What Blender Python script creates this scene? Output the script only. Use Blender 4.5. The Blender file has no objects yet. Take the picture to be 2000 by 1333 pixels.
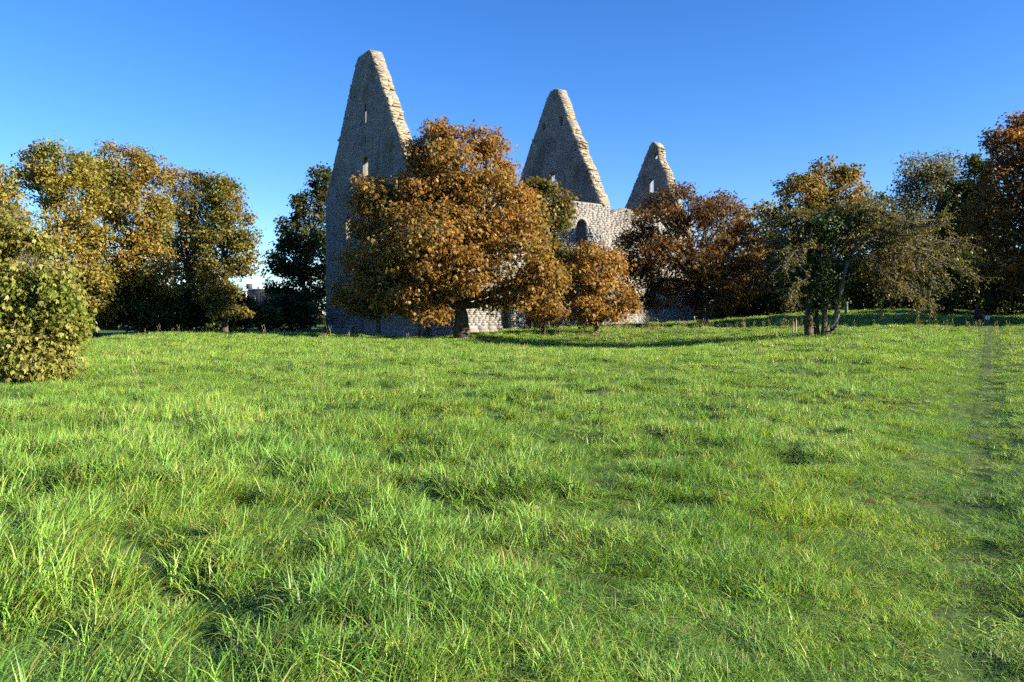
import bpy, math, random
import numpy as np
from math import radians, sin, cos, pi

random.seed(7)
RNG = np.random.default_rng(11)
SC = bpy.context.scene
COL = SC.collection

# ------------------------------------------------------------------ camera, sky, sun, exposure
EYE, FPX, HOR = 1.6, 1450.0, 622.0          # eye height; focal length and horizon row in a 2000 px wide frame
cam_d = bpy.data.cameras.new('camera')
cam = bpy.data.objects.new('camera', cam_d)
COL.objects.link(cam)
cam.location = (0, 0, EYE)
cam.rotation_euler = (radians(90), 0, 0)
cam_d.sensor_width = 36.0
cam_d.lens = 36.0 * FPX / 2000.0
cam_d.shift_y = -(666.5 - HOR) / 2000.0
cam_d.clip_start = 0.05
cam_d.clip_end = 6000.0
SC.camera = cam

SUN_AZ, SUN_EL = 108.0, 20.5                # degrees clockwise from the view direction; elevation
world = bpy.data.worlds.new('World')
SC.world = world
world.use_nodes = True
wn = world.node_tree
sky = wn.nodes.new('ShaderNodeTexSky')
sky.sky_type = 'NISHITA'
sky.sun_disc = False
sky.sun_elevation = radians(SUN_EL)
sky.sun_rotation = radians(SUN_AZ)
sky.altitude = 0
sky.air_density = 1.0
sky.dust_density = 0.1
sky.ozone_density = 5.0
hs = wn.nodes.new('ShaderNodeHueSaturation')
hs.inputs['Saturation'].default_value = 1.20
hs.inputs['Hue'].default_value = 0.512
bg = wn.nodes['Background']
bg.inputs['Strength'].default_value = 0.07
wn.links.new(sky.outputs[0], hs.inputs['Color'])
wn.links.new(hs.outputs[0], bg.inputs['Color'])

sun_d = bpy.data.lights.new('sun', 'SUN')
sun_d.energy = 5.0
sun_d.angle = radians(0.5)
sun_d.color = (1.0, 0.88, 0.70)
sun = bpy.data.objects.new('sun', sun_d)
COL.objects.link(sun)
sun.rotation_euler = (radians(90 - SUN_EL), 0, radians(180 - SUN_AZ))
sun.location = (60, -20, 40)

SC.view_settings.view_transform = 'Standard'
SC.view_settings.look = 'None'
SC.view_settings.exposure = 1.88
SC.view_settings.gamma = 1.0
SC.view_settings.use_curve_mapping = False
SC.cycles.max_bounces = 3
SC.cycles.use_adaptive_sampling = True
SC.cycles.adaptive_threshold = 0.03
SC.cycles.adaptive_min_samples = 24
SC.cycles.diffuse_bounces = 2
SC.cycles.transmission_bounces = 2
SC.cycles.transparent_max_bounces = 4
SC.cycles.use_denoising = False
SC.cycles.caustics_reflective = False
SC.cycles.caustics_refractive = False
SC.cycles.sample_clamp_indirect = 4.0


# ------------------------------------------------------------------ helpers
def at(px, py, d):
    """a point of the place seen at photo pixel (px, py) and standing d metres in front of the camera"""
    return np.array([(px - 1000.0) / FPX * d, d, EYE + (HOR - py) / FPX * d])


def _hash(ix, iy, seed):
    h = (ix * 374761393 + iy * 668265263 + seed * 2147483647 + 1013904223) & 0xffffffff
    h = ((h ^ (h >> 13)) * 1274126177) & 0xffffffff
    h = (h ^ (h >> 16)) & 0xffffffff
    return h / 4294967295.0


def vnoise(x, y, seed=0):
    x = np.asarray(x, float); y = np.asarray(y, float)
    ix = np.floor(x).astype(np.int64); iy = np.floor(y).astype(np.int64)
    fx = x - ix; fy = y - iy
    fx = fx * fx * (3 - 2 * fx); fy = fy * fy * (3 - 2 * fy)
    a = _hash(ix, iy, seed); b = _hash(ix + 1, iy, seed)
    c = _hash(ix, iy + 1, seed); d = _hash(ix + 1, iy + 1, seed)
    return (a + (b - a) * fx) * (1 - fy) + (c + (d - c) * fx) * fy


def fbm(x, y, seed=0, oct=3):
    s, amp, tot = 0, 1.0, 0
    for k in range(oct):
        s = s + amp * vnoise(x * 2 ** k, y * 2 ** k, seed + k * 17); tot += amp; amp *= 0.5
    return s / tot


def smooth(a, b, x):
    t = np.clip((np.asarray(x, float) - a) / (b - a), 0, 1)
    return t * t * (3 - 2 * t)


def norm(v):
    return v / np.maximum(np.linalg.norm(v, axis=-1, keepdims=True), 1e-9)


def mesh_np(name, V, quads=None, tris=None, col=None, mat=None, smooth_shade=False):
    me = bpy.data.meshes.new(name)
    V = np.ascontiguousarray(V, dtype=np.float32).reshape(-1, 3)
    q = np.zeros((0, 4), np.int32) if quads is None else np.asarray(quads, np.int32).reshape(-1, 4)
    t = np.zeros((0, 3), np.int32) if tris is None else np.asarray(tris, np.int32).reshape(-1, 3)
    me.vertices.add(len(V)); me.vertices.foreach_set('co', V.ravel())
    nl = q.size + t.size; nf = len(q) + len(t)
    me.loops.add(nl); me.polygons.add(nf)
    me.loops.foreach_set('vertex_index', np.concatenate([q.ravel(), t.ravel()]).astype(np.int32))
    st = np.concatenate([np.arange(len(q)) * 4, q.size + np.arange(len(t)) * 3]).astype(np.int32)
    me.polygons.foreach_set('loop_start', st)
    me.update(calc_edges=True)
    if smooth_shade:
        me.polygons.foreach_set('use_smooth', np.ones(nf, bool))
    if col is not None:
        ca = me.color_attributes.new('Col', 'FLOAT_COLOR', 'POINT')
        c4 = np.ones((len(V), 4), np.float32); c4[:, :3] = col
        ca.data.foreach_set('color', c4.ravel())
    if mat is not None:
        me.materials.append(mat)
    return me


def obj(name, me, parent=None, loc=None):
    o = bpy.data.objects.new(name, me)
    COL.objects.link(o)
    if parent is not None:
        o.parent = parent
    if loc is not None:
        o.location = loc
    return o


def tag(o, label=None, cat=None, group=None, kind=None):
    if label: o['label'] = label
    if cat: o['category'] = cat
    if group: o['group'] = group
    if kind: o['kind'] = kind
    return o


def empty(name, loc, label, cat, group=None):
    o = bpy.data.objects.new(name, None)
    COL.objects.link(o)
    o.location = loc
    o.empty_display_size = 0.3
    return tag(o, label, cat, group)


def child(name, V, parent, **kw):
    """a mesh part whose vertices are given in world space, parented to a thing that stands at parent.location"""
    off = np.zeros(3); p = parent
    while p is not None:
        off = off + np.array(p.location); p = p.parent
    return obj(name, mesh_np(name, np.asarray(V).reshape(-1, 3) - off, **kw), parent)


class Parts:
    """collects vertices, quads, triangles and vertex colours of one mesh"""
    def __init__(s):
        s.V, s.Q, s.T, s.C, s.n = [], [], [], [], 0

    def add(s, V, Q=None, T=None, C=(1, 1, 1)):
        V = np.asarray(V, float).reshape(-1, 3)
        s.V.append(V)
        if Q is not None: s.Q.append(np.asarray(Q, int).reshape(-1, 4) + s.n)
        if T is not None: s.T.append(np.asarray(T, int).reshape(-1, 3) + s.n)
        s.C.append(np.broadcast_to(np.asarray(C, float), (len(V), 3)))
        s.n += len(V)

    def arrays(s):
        V = np.concatenate(s.V)
        return dict(V=V, quads=np.concatenate(s.Q) if s.Q else None, tris=np.concatenate(s.T) if s.T else None, col=np.concatenate(s.C))

    def child(s, name, parent, mat, smooth_shade=False):
        a = s.arrays(); V = a.pop('V')
        return child(name, V, parent, mat=mat, smooth_shade=smooth_shade, **a)


BOXQ = np.array([[0, 1, 2, 3], [4, 7, 6, 5], [0, 4, 5, 1], [1, 5, 6, 2], [2, 6, 7, 3], [3, 7, 4, 0]])


def tube(parts, pts, radii, sides=6, C=(1, 1, 1), gnarl=0.0):
    pts = np.asarray(pts, float); n = len(pts)
    radii = np.broadcast_to(np.asarray(radii, float), (n,))
    tan = norm(np.gradient(pts, axis=0))
    ref = np.where(np.abs(tan[:, 2:3]) > 0.9, np.array([[1.0, 0, 0]]), np.array([[0, 0, 1.0]]))
    a = norm(np.cross(tan, ref)); b = np.cross(tan, a)
    ph = np.arange(sides) / sides * 2 * pi
    r = radii[:, None] * (1 + gnarl * (RNG.random((n, sides)) - 0.5) + gnarl * 0.7 * np.sin(3 * ph + 1.3)[None, :])
    V = pts[:, None, :] + r[..., None] * (np.cos(ph)[None, :, None] * a[:, None, :] + np.sin(ph)[None, :, None] * b[:, None, :])
    i = np.arange(n - 1)[:, None] * sides; j = np.arange(sides)[None, :]; k = (j + 1) % sides
    Q = np.stack([i + j, i + k, i + sides + k, i + sides + j], -1).reshape(-1, 4)
    parts.add(V, Q, None, C)


def curve_pts(p0, p1, n=6, wob=0.06, sag=0.0):
    p0 = np.asarray(p0, float); p1 = np.asarray(p1, float)
    t = np.linspace(0, 1, n)[:, None]
    L = np.linalg.norm(p1 - p0)
    w = (RNG.random((n, 3)) - 0.5) * 2 * wob * L * np.sin(pi * t)
    P = p0 + (p1 - p0) * t + w
    P[:, 2] += sag * L * np.sin(pi * t[:, 0])
    return P


# ------------------------------------------------------------------ materials
def new_mat(name):
    m = bpy.data.materials.new(name); m.use_nodes = True
    nt = m.node_tree
    for n in list(nt.nodes): nt.nodes.remove(n)
    out = nt.nodes.new('ShaderNodeOutputMaterial')
    return m, nt, out


def leaf_material(name, trans=0.4, tint=(1.15, 1.1, 0.7), rough=0.5, spec=0.25, rand=0.0, patch=0.0):
    m, nt, out = new_mat(name)
    N = nt.nodes; L = nt.links
    at_ = N.new('ShaderNodeVertexColor'); at_.layer_name = 'Col'
    colr = at_.outputs['Color']
    if rand or patch:
        hv = N.new('ShaderNodeHueSaturation')
        if rand:
            oi = N.new('ShaderNodeObjectInfo')
            mr = N.new('ShaderNodeMapRange'); mr.inputs['To Min'].default_value = 1 - rand; mr.inputs['To Max'].default_value = 1 + rand
            L.new(oi.outputs['Random'], mr.inputs['Value']); L.new(mr.outputs[0], hv.inputs['Value'])
        L.new(colr, hv.inputs['Color']); colr = hv.outputs[0]
        if patch:
            ge = N.new('ShaderNodeNewGeometry'); no = N.new('ShaderNodeTexNoise')
            no.inputs['Scale'].default_value = 0.55; no.inputs['Detail'].default_value = 3
            L.new(ge.outputs['Position'], no.inputs['Vector'])
            rp = N.new('ShaderNodeMapRange'); rp.inputs['From Min'].default_value = 0.38; rp.inputs['From Max'].default_value = 0.62
            L.new(no.outputs[0], rp.inputs['Value'])
            mx = N.new('ShaderNodeMix'); mx.data_type = 'RGBA'; mx.blend_type = 'MULTIPLY'; mx.inputs['Factor'].default_value = patch
            cr = N.new('ShaderNodeValToRGB')
            cr.color_ramp.elements[0].color = (0.70, 0.88, 0.80, 1); cr.color_ramp.elements[1].color = (1.22, 1.14, 1.0, 1)
            L.new(rp.outputs[0], cr.inputs[0])
            L.new(colr, mx.inputs['A']); L.new(cr.outputs[0], mx.inputs['B']); colr = mx.outputs['Result']
    p = N.new('ShaderNodeBsdfPrincipled')
    p.inputs['Roughness'].default_value = rough
    p.inputs['Specular IOR Level'].default_value = spec
    L.new(colr, p.inputs['Base Color'])
    tr = N.new('ShaderNodeBsdfTranslucent')
    tm = N.new('ShaderNodeMix'); tm.data_type = 'RGBA'; tm.blend_type = 'MULTIPLY'; tm.inputs['Factor'].default_value = 1
    tm.inputs['B'].default_value = (*tint, 1)
    L.new(colr, tm.inputs['A']); L.new(tm.outputs['Result'], tr.inputs['Color'])
    mix = N.new('ShaderNodeMixShader'); mix.inputs[0].default_value = trans
    L.new(p.outputs[0], mix.inputs[1]); L.new(tr.outputs[0], mix.inputs[2])
    L.new(mix.outputs[0], out.inputs['Surface'])
    return m


def noise_material(name, c1, c2, scale=6.0, rough=0.9, bump=0.4, bump_scale=20.0, use_col=False, c3=None, s3=1.0, stretch=None, bump_dist=0.03):
    m, nt, out = new_mat(name)
    N = nt.nodes; L = nt.links
    p = N.new('ShaderNodeBsdfPrincipled'); p.inputs['Roughness'].default_value = rough; p.inputs['Specular IOR Level'].default_value = 0.2
    tc = N.new('ShaderNodeTexCoord'); vec = tc.outputs['Object']
    if stretch:
        mp = N.new('ShaderNodeMapping'); mp.inputs['Scale'].default_value = stretch
        L.new(vec, mp.inputs['Vector']); vec = mp.outputs[0]
    no = N.new('ShaderNodeTexNoise'); no.inputs['Scale'].default_value = scale; no.inputs['Detail'].default_value = 6
    L.new(vec, no.inputs['Vector'])
    cr = N.new('ShaderNodeValToRGB')
    cr.color_ramp.elements[0].position = 0.32; cr.color_ramp.elements[0].color = (*c1, 1)
    cr.color_ramp.elements[1].position = 0.68; cr.color_ramp.elements[1].color = (*c2, 1)
    L.new(no.outputs[0], cr.inputs[0]); colr = cr.outputs[0]
    if c3 is not None:
        n3 = N.new('ShaderNodeTexNoise'); n3.inputs['Scale'].default_value = s3; n3.inputs['Detail'].default_value = 5
        L.new(vec, n3.inputs['Vector'])
        r3 = N.new('ShaderNodeMapRange'); r3.inputs['From Min'].default_value = 0.52; r3.inputs['From Max'].default_value = 0.66
        L.new(n3.outputs[0], r3.inputs['Value'])
        m3 = N.new('ShaderNodeMix'); m3.data_type = 'RGBA'; m3.inputs['B'].default_value = (*c3, 1)
        L.new(r3.outputs[0], m3.inputs['Factor']); L.new(colr, m3.inputs['A']); colr = m3.outputs['Result']
    if use_col:
        a = N.new('ShaderNodeVertexColor'); a.layer_name = 'Col'
        mm = N.new('ShaderNodeMix'); mm.data_type = 'RGBA'; mm.blend_type = 'MULTIPLY'; mm.inputs['Factor'].default_value = 1
        L.new(colr, mm.inputs['A']); L.new(a.outputs['Color'], mm.inputs['B']); colr = mm.outputs['Result']
    L.new(colr, p.inputs['Base Color'])
    if bump:
        nb = N.new('ShaderNodeTexNoise'); nb.inputs['Scale'].default_value = bump_scale; nb.inputs['Detail'].default_value = 5
        L.new(vec, nb.inputs['Vector'])
        bp = N.new('ShaderNodeBump'); bp.inputs['Strength'].default_value = bump; bp.inputs['Distance'].default_value = bump_dist
        L.new(nb.outputs[0], bp.inputs['Height']); L.new(bp.outputs[0], p.inputs['Normal'])
    L.new(p.outputs[0], out.inputs['Surface'])
    return m


M = {}
M['grass'] = leaf_material('grass_blade', 0.36, (1.4, 1.4, 0.6), 0.45, 0.32, rand=0.25, patch=0.7)
M['leaf'] = leaf_material('autumn_leaf', 0.48, (1.3, 1.05, 0.6), 0.5, 0.3)
M['ivy'] = leaf_material('ivy_leaf', 0.2, (1.1, 1.2, 0.5), 0.55, 0.2)
M['ground'] = noise_material('meadow_soil', (0.030, 0.062, 0.010), (0.055, 0.105, 0.016), 1.5, 0.95, 0.6, 8.0, c3=(0.055, 0.07, 0.020), s3=0.35, bump_dist=0.06)
M['path'] = noise_material('trodden_earth', (0.032, 0.062, 0.011), (0.055, 0.09, 0.018), 2.2, 0.95, 0.7, 14.0, c3=(0.065, 0.075, 0.028), s3=0.22, bump_dist=0.04)
M['bark'] = noise_material('dark_bark', (0.030, 0.022, 0.016), (0.095, 0.075, 0.055), 7.0, 0.95, 1.0, 14.0, stretch=(1, 1, 0.25))
M['bark_pale'] = noise_material('pale_bark', (0.13, 0.105, 0.080), (0.26, 0.22, 0.175), 8.0, 0.9, 0.9, 18.0, stretch=(1, 1, 0.3))
M['bark_grey'] = noise_material('grey_bark', (0.06, 0.052, 0.042), (0.13, 0.115, 0.095), 8.0, 0.9, 0.9, 18.0, stretch=(1, 1, 0.3))
M['stone'] = noise_material('limestone_block', (0.165, 0.160, 0.149), (0.230, 0.223, 0.206), 1.3, 0.92, 0.3, 9.0, use_col=True, c3=(0.118, 0.113, 0.10), s3=0.35)
M['mortar'] = noise_material('lime_mortar', (0.135, 0.130, 0.120), (0.180, 0.173, 0.158), 3.0, 0.95, 0.8, 12.0)
M['lichen'] = noise_material('lichen_limestone', (0.20, 0.165, 0.11), (0.34, 0.29, 0.21), 2.5, 0.95, 0.8, 10.0, use_col=True, c3=(0.33, 0.20, 0.04), s3=0.8)
M['moss'] = noise_material('dry_turf', (0.09, 0.085, 0.065), (0.19, 0.175, 0.14), 3.0, 0.95, 0.8, 10.0)
M['dark_wall'] = noise_material('dark_render', (0.045, 0.045, 0.052), (0.06, 0.06, 0.068), 4.0, 0.8, 0.1)
M['white_trim'] = noise_material('white_paint', (0.62, 0.62, 0.62), (0.72, 0.72, 0.70), 4.0, 0.6, 0.1)
M['glass'] = noise_material('window_glass', (0.02, 0.025, 0.03), (0.03, 0.035, 0.04), 2.0, 0.12, 0.0)
M['grey_paint'] = noise_material('grey_paint', (0.07, 0.08, 0.095), (0.10, 0.112, 0.125), 5.0, 0.6, 0.2)
M['red_paint'] = noise_material('dull_red_paint', (0.05, 0.014, 0.012), (0.07, 0.02, 0.016), 5.0, 0.6, 0.2)
M['wood'] = noise_material('weathered_wood', (0.16, 0.13, 0.10), (0.28, 0.24, 0.19), 6.0, 0.9, 0.6, 20.0, stretch=(1, 1, 0.2))

# ------------------------------------------------------------------ terrain
CTRL = np.array([
    (0, 0, 0), (-4, 4, 0), (4, 4, 0), (0, 10, 0), (-8, 12, 0), (8, 12, .03), (-13, 19, 0), (0, 20, 0), (12, 20, .08), (-2, 34, .02),
    (-3.2, 49, .21), (-7.3, 55, .13), (-17.7, 70, .14), (-14, 60, .15), (-14.8, 57, .25),
    (-20.2, 45, .62), (-23.2, 40, .30), (-19, 50, .50), (-22.2, 43, .47), (-13, 45, .35), (-29, 50, -.15), (-28, 45, .0), (-28.4, 55, -.05), (-27, 60, .1), (-34, 62, -.2), (-25, 75, .2), (-22, 55, .35), (-14, 33, .15),
    (16.9, 41, .61), (15, 38, .42), (7, 44.5, -.28), (2, 44.5, -.15), (11.5, 43.5, .05), (4, 57, .80), (12, 58, .95), (15.9, 62, 1.17), (19, 77, 1.1), (17, 54, .92), (10, 51, .50),
    (26.2, 40, .66), (23.2, 42, .73), (31.4, 65, 2.3), (32.3, 52, 1.24), (41, 60, 2.1), (24, 50, .95), (24, 60, 1.8),
    (6.6, 34, .0), (11.7, 34, .12), (20, 30, .35),
    (0, 110, .9), (-60, 100, .2), (60, 100, 2.2), (-60, 0, 0), (60, 0, .4), (0, -40, 0), (-60, 50, -.2), (60, 50, 1.6)], float)


def _tps_fit(P):
    n = len(P); d = np.linalg.norm(P[:, None, :2] - P[None, :, :2], axis=-1)
    K = np.where(d > 0, d * d * np.log(np.maximum(d, 1e-9)), 0) + np.eye(n) * 0.1
    A = np.zeros((n + 3, n + 3)); A[:n, :n] = K; A[:n, n] = 1; A[:n, n + 1:] = P[:, :2]; A[n:, :n] = A[:n, n:].T
    return np.linalg.solve(A, np.concatenate([P[:, 2], np.zeros(3)]))


TPS = _tps_fit(CTRL)


def path_x(y):
    return 2.0 + 0.645 * (np.asarray(y, float) - 3.3)


def path_dist(x, y):
    """signed distance from the footpath's middle line, positive on its far right side"""
    return (np.asarray(x, float) - path_x(y)) / math.hypot(1, 0.645)


def ground_z(x, y):
    x = np.asarray(x, float); y = np.asarray(y, float)
    sh = x.shape; xf = x.ravel(); yf = y.ravel()
    xc = np.clip(xf, -75, 75); yc = np.clip(yf, -50, 120)
    z = np.full(xf.shape, TPS[-3]) + TPS[-2] * xc + TPS[-1] * yc
    for i in range(len(CTRL)):
        d2 = (xc - CTRL[i, 0]) ** 2 + (yc - CTRL[i, 1]) ** 2
        z += TPS[i] * 0.5 * d2 * np.log(np.maximum(d2, 1e-9))
    r = np.hypot(xf, yf - 30)
    far = smooth(80, 140, r)
    z = z * (1 - far) + 0.9 * far
    pd = np.abs(path_dist(xf, yf))
    hum = (fbm(xf * 1.0, yf * 1.0, 5, 2) - 0.5) * 0.27 + (fbm(xf * 0.33, yf * 0.33, 9, 2) - 0.5) * 0.20
    z += hum * (1 - far) * (0.35 + 0.65 * smooth(0.5, 2.5, pd)) * smooth(1.0, 4.0, np.hypot(xf, yf) + 2)
    z -= (0.10 + 0.17 * (fbm(xf * 1.5, yf * 1.5, 15, 2) - .45)) * np.exp(-(pd / 0.6) ** 2) * (yf < 48)
    return z.reshape(sh)


def gz(x, y):
    return float(ground_z(np.array([x]), np.array([y]))[0])


fine = np.arange(-42, 42.01, 0.28)
xs = np.concatenate([[-2500, -900, -350, -180, -120, -90, -70, -55, -47], fine, [47, 55, 70, 90, 120, 180, 350, 900, 2500]])
ys = np.concatenate([[-600, -200, -80, -40, -20, -10, -5], np.arange(-2, 28, 0.22), np.arange(28, 66, 0.45), [68, 72, 78, 86, 96, 110, 130, 180, 350, 900, 2500]])
GX, GY = np.meshgrid(xs, ys)
GV = np.stack([GX, GY, ground_z(GX, GY)], -1)
ny, nx = GX.shape
i = np.arange(ny - 1)[:, None] * nx + np.arange(nx - 1)[None, :]
ground = obj('ground', mesh_np('ground', GV, np.stack([i, i + 1, i + nx + 1, i + nx], -1), mat=M['ground'], smooth_shade=True))
tag(ground, 'green meadow ground sloping gently up to the ruin', kind='structure')

# worn strip of the footpath, a sheet just over the ground
ys_ = np.arange(-1, 47, 0.12); ws = np.linspace(-0.22, 0.22, 7)
PX = path_x(ys_)[:, None] + ws[None, :] * 1.19 * (0.75 + 0.5 * fbm(ys_ * 0.8, ys_ * 0 + 3.3, 4)[:, None])
PY = np.repeat(ys_[:, None], 7, 1)


def mesh_z(x, y):
    """height of the ground mesh itself (bilinear inside its cells)"""
    ix = np.clip(np.searchsorted(xs, x) - 1, 0, nx - 2); iy = np.clip(np.searchsorted(ys, y) - 1, 0, ny - 2)
    fx = (x - xs[ix]) / (xs[ix + 1] - xs[ix]); fy = (y - ys[iy]) / (ys[iy + 1] - ys[iy])
    Z = GV[..., 2]
    return (Z[iy, ix] * (1 - fx) + Z[iy, ix + 1] * fx) * (1 - fy) + (Z[iy + 1, ix] * (1 - fx) + Z[iy + 1, ix + 1] * fx) * fy


PZ = mesh_z(PX, PY) + 0.010; PZ[:, 0] -= .03; PZ[:, -1] -= .03
PV = np.stack([PX, PY, PZ], -1)
i = np.arange(len(ys_) - 1)[:, None] * 7 + np.arange(6)[None, :]
foot = obj('footpath', mesh_np('footpath', PV, np.stack([i, i + 1, i + 8, i + 7], -1), mat=M['path'], smooth_shade=True))
tag(foot, 'narrow trodden footpath worn through the short grass', kind='structure')

# ------------------------------------------------------------------ church ruin
UA = math.atan2(0.584, 0.81)
EU = np.array([cos(UA), sin(UA), 0.0]); EV = np.array([-sin(UA), cos(UA), 0.0]); EZ = np.array([0, 0, 1.0])
CN = np.array([-7.26, 56.0, 0.0])
ruin = empty('church_ruin', tuple(CN), 'roofless grey limestone church ruin with three tall pointed gables', 'church ruin')


class Frame:
    """a wall face: s along the wall, n into the wall, z up"""
    def __init__(s, u, v, along, into):
        s.o = CN + EU * u + EV * v; s.a = along; s.i = into

    def p(s, S, Nn, Z):
        S, Nn, Z = np.broadcast_arrays(np.asarray(S, float), np.asarray(Nn, float), np.asarray(Z, float))
        return s.o + S[..., None] * s.a + Nn[..., None] * s.i + Z[..., None] * EZ


def spans(outline, openings, z, jag=0.0, rr=None):
    """intervals (start, end, splay at start, splay at end) of solid wall at height z: the outline's width minus the openings"""
    L, R = outline(z)
    if rr is not None and jag:
        if z > outline.ragged_from:
            L += rr.uniform(-jag, jag); R += rr.uniform(-jag, jag)
    if R - L < 0.15: return []
    iv = [(L, R, 0.0, 0.0)]
    for op in openings:
        c, w, z0, z1, arch = op[:5]; sp = op[5] if len(op) > 5 else 0.0
        if not (z0 <= z < z1): continue
        h = w / 2
        if arch:
            zs = z1 - h
            if z > zs: h = math.sqrt(max(h * h - (z - zs) ** 2, 0.0))
        nv = []
        for a, b, fa, fb in iv:
            if c + h <= a or c - h >= b: nv.append((a, b, fa, fb)); continue
            if c - h - a > 0.05: nv.append((a, c - h, fa, min(sp, c - h - a - .04)))
            if b - c - h > 0.05: nv.append((c + h, b, min(sp, b - c - h - .04), fb))
        iv = nv
    return iv


def make_wall(name, fr, outline, openings, thick, z0, zt, seed, part_label=None, both=False, rough_core=0.04):
    rr = random.Random(seed)
    core = Parts()
    z = z0; hc = 0.125
    while z < zt:
        for a, b, fa, fb in spans(outline, openings, z + hc / 2, rough_core, rr):
            V = fr.p([a, b, b, a, a + fa, b - fb, b - fb, a + fa], [.02] * 4 + [thick - .02] * 4, [z, z, z + hc, z + hc] * 2)
            core.add(V, BOXQ, None, (1, 1, 1))
        z += hc
    w = core.child(name, ruin, M['mortar'])
    if part_label: w['label'] = part_label
    # dressed and rubble stones of the visible face(s)
    st = Parts()
    for side in ((0, 1) if both else (0,)):
        z = z0
        while z < zt:
            h = rr.uniform(0.12, 0.21)
            for a, b, _fa, _fb in spans(outline, openings, z + h / 2, 0.05, rr):
                s = a
                while s < b - 0.02:
                    ln = min(rr.uniform(0.25, 0.70), b - s)
                    if b - s - ln < 0.16: ln = b - s
                    g = 0.008
                    pr = rr.uniform(-0.010, 0.012)
                    if rr.random() < 0.03: pr = 0.06
                    j = lambda: rr.uniform(-0.005, 0.005)
                    n0 = pr if side == 0 else thick - pr
                    n1 = 0.10 if side == 0 else thick - 0.10
                    gv = g * .6
                    V = fr.p([s + gv + j() * .5, s + ln - gv + j() * .5, s + ln - gv + j() * .5, s + gv + j() * .5, s + gv, s + ln - gv, s + ln - gv, s + gv],
                             [n0 + j(), n0 + j(), n0 + j(), n0 + j(), n1, n1, n1, n1],
                             [z + g + j(), z + g + j(), z + h - g + j(), z + h - g + j(), z + g, z + g, z + h - g, z + h - g])
                    t = rr.uniform(0.88, 1.08); wm = rr.uniform(-0.04, 0.04)
                    st.add(V, BOXQ[[0, 2, 3, 4, 5]], None, (t * (1 + wm), t, t * (1 - wm * 1.5)))
                    s += ln
            z += h
    so = st.child('masonry', w, M['stone'])
    so['kind'] = 'stuff'
    return w


# a few rough stone shapes shared by all loose and coping stones
def rough_block(seed, sub=False):
    rr = np.random.default_rng(seed)
    V = np.array([[x, y, z] for z in (0, 1) for y in (0, 1) for x in (0, 1)], float) - [0.5, 0.5, 0]
    V += (rr.random((8, 3)) - 0.5) * 0.28
    V[4:, :2] *= 0.86
    Q = np.array([[0, 2, 3, 1], [4, 5, 7, 6], [0, 1, 5, 4], [1, 3, 7, 5], [3, 2, 6, 7], [2, 0, 4, 6]])
    t = 0.75 + 0.4 * rr.random()
    me = mesh_np('rough_stone', V, Q, col=np.full((8, 3), t), mat=M['lichen'])
    return me


BLOCKS = [rough_block(100 + k) for k in range(9)]


def put_block(name, parent, pos, size, rotz, seed, tilt=0.15):
    rr = random.Random(seed)
    o = obj(name, BLOCKS[rr.randrange(len(BLOCKS))], parent)
    off = np.zeros(3); p = parent
    while p is not None:
        off = off + np.array(p.location); p = p.parent
    o.location = tuple(np.asarray(pos) - off)
    o.scale = size
    o.rotation_euler = (rr.uniform(-tilt, tilt), rr.uniform(-tilt, tilt), rotz + rr.uniform(-.15, .15))
    return o


def rake(parent, fr, pts, thick, seed, lo=0.34, hi=0.62, key=0):
    """loose coping stones lying along a broken gable edge, pts = [(s, z), ...] from top to bottom"""
    rr = random.Random(seed)
    pts = np.array(pts, float)
    seg = np.linalg.norm(np.diff(pts, axis=0), axis=1); tot = seg.sum(); d = 0.0; k = 0
    cum = np.concatenate([[0], np.cumsum(seg)])
    while d < tot:
        i = min(np.searchsorted(cum, d, side='right') - 1, len(seg) - 1)
        q = pts[i] + (pts[i + 1] - pts[i]) * (d - cum[i]) / seg[i]
        w = rr.uniform(lo, hi)
        dsx = pts[i + 1][0] - pts[i][0]
        q = q + [edge_noise(q[1], key) if dsx < 0 else edge_noise(q[1], key + 50) * .5, 0] if key else q
        inw = -np.sign(pts[i + 1][0] - pts[i][0]) * w * rr.uniform(-.05, .32)
        cuts = [0.0] + sorted(rr.uniform(.22, .8) for _ in range(rr.choice((1, 1, 2)))) + [1.0]
        for c0, c1 in zip(cuts[:-1], cuts[1:]):
            dp = (c1 - c0) * thick
            if dp < .12: continue
            hh = rr.uniform(.09, .22)
            P = fr.p(q[0] + inw + rr.uniform(-.05, .05), .03 + (c0 + c1) / 2 * (thick - .06), q[1] - 0.22 + rr.uniform(-.12, .04))
            put_block('coping_stone', parent, P, (dp * rr.uniform(.9, 1.0), w * rr.uniform(.8, 1.35), hh), UA, seed * 1000 + k, .16)
            k += 1
        d += w * rr.uniform(.7, 1.0)


def edge_noise(z, k):
    return (float(vnoise(z * 1.15, k * 7.31, 33)) - .5) * .26 + (float(vnoise(z * 3.1, k * 5.17, 34)) - .5) * .12


def outline_fn(pts_left, pts_right, ragged_from, key=0):
    """left and right edge of a wall as functions of height; lists of (z, s)"""
    zl, sl = np.array(pts_left, float).T; zr_, sr = np.array(pts_right, float).T

    def f(z):
        if z > max(zl[-1], zr_[-1]): return (0, 0)
        e = (edge_noise(z, key), edge_noise(z, key + 50)) if key and z > ragged_from + .3 else (0, 0)
        return float(np.interp(z, zl, sl)) + e[0], float(np.interp(z, zr_, sr)) + e[1] * .5
    f.ragged_from = ragged_from
    return f


ZB = -0.6
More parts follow.
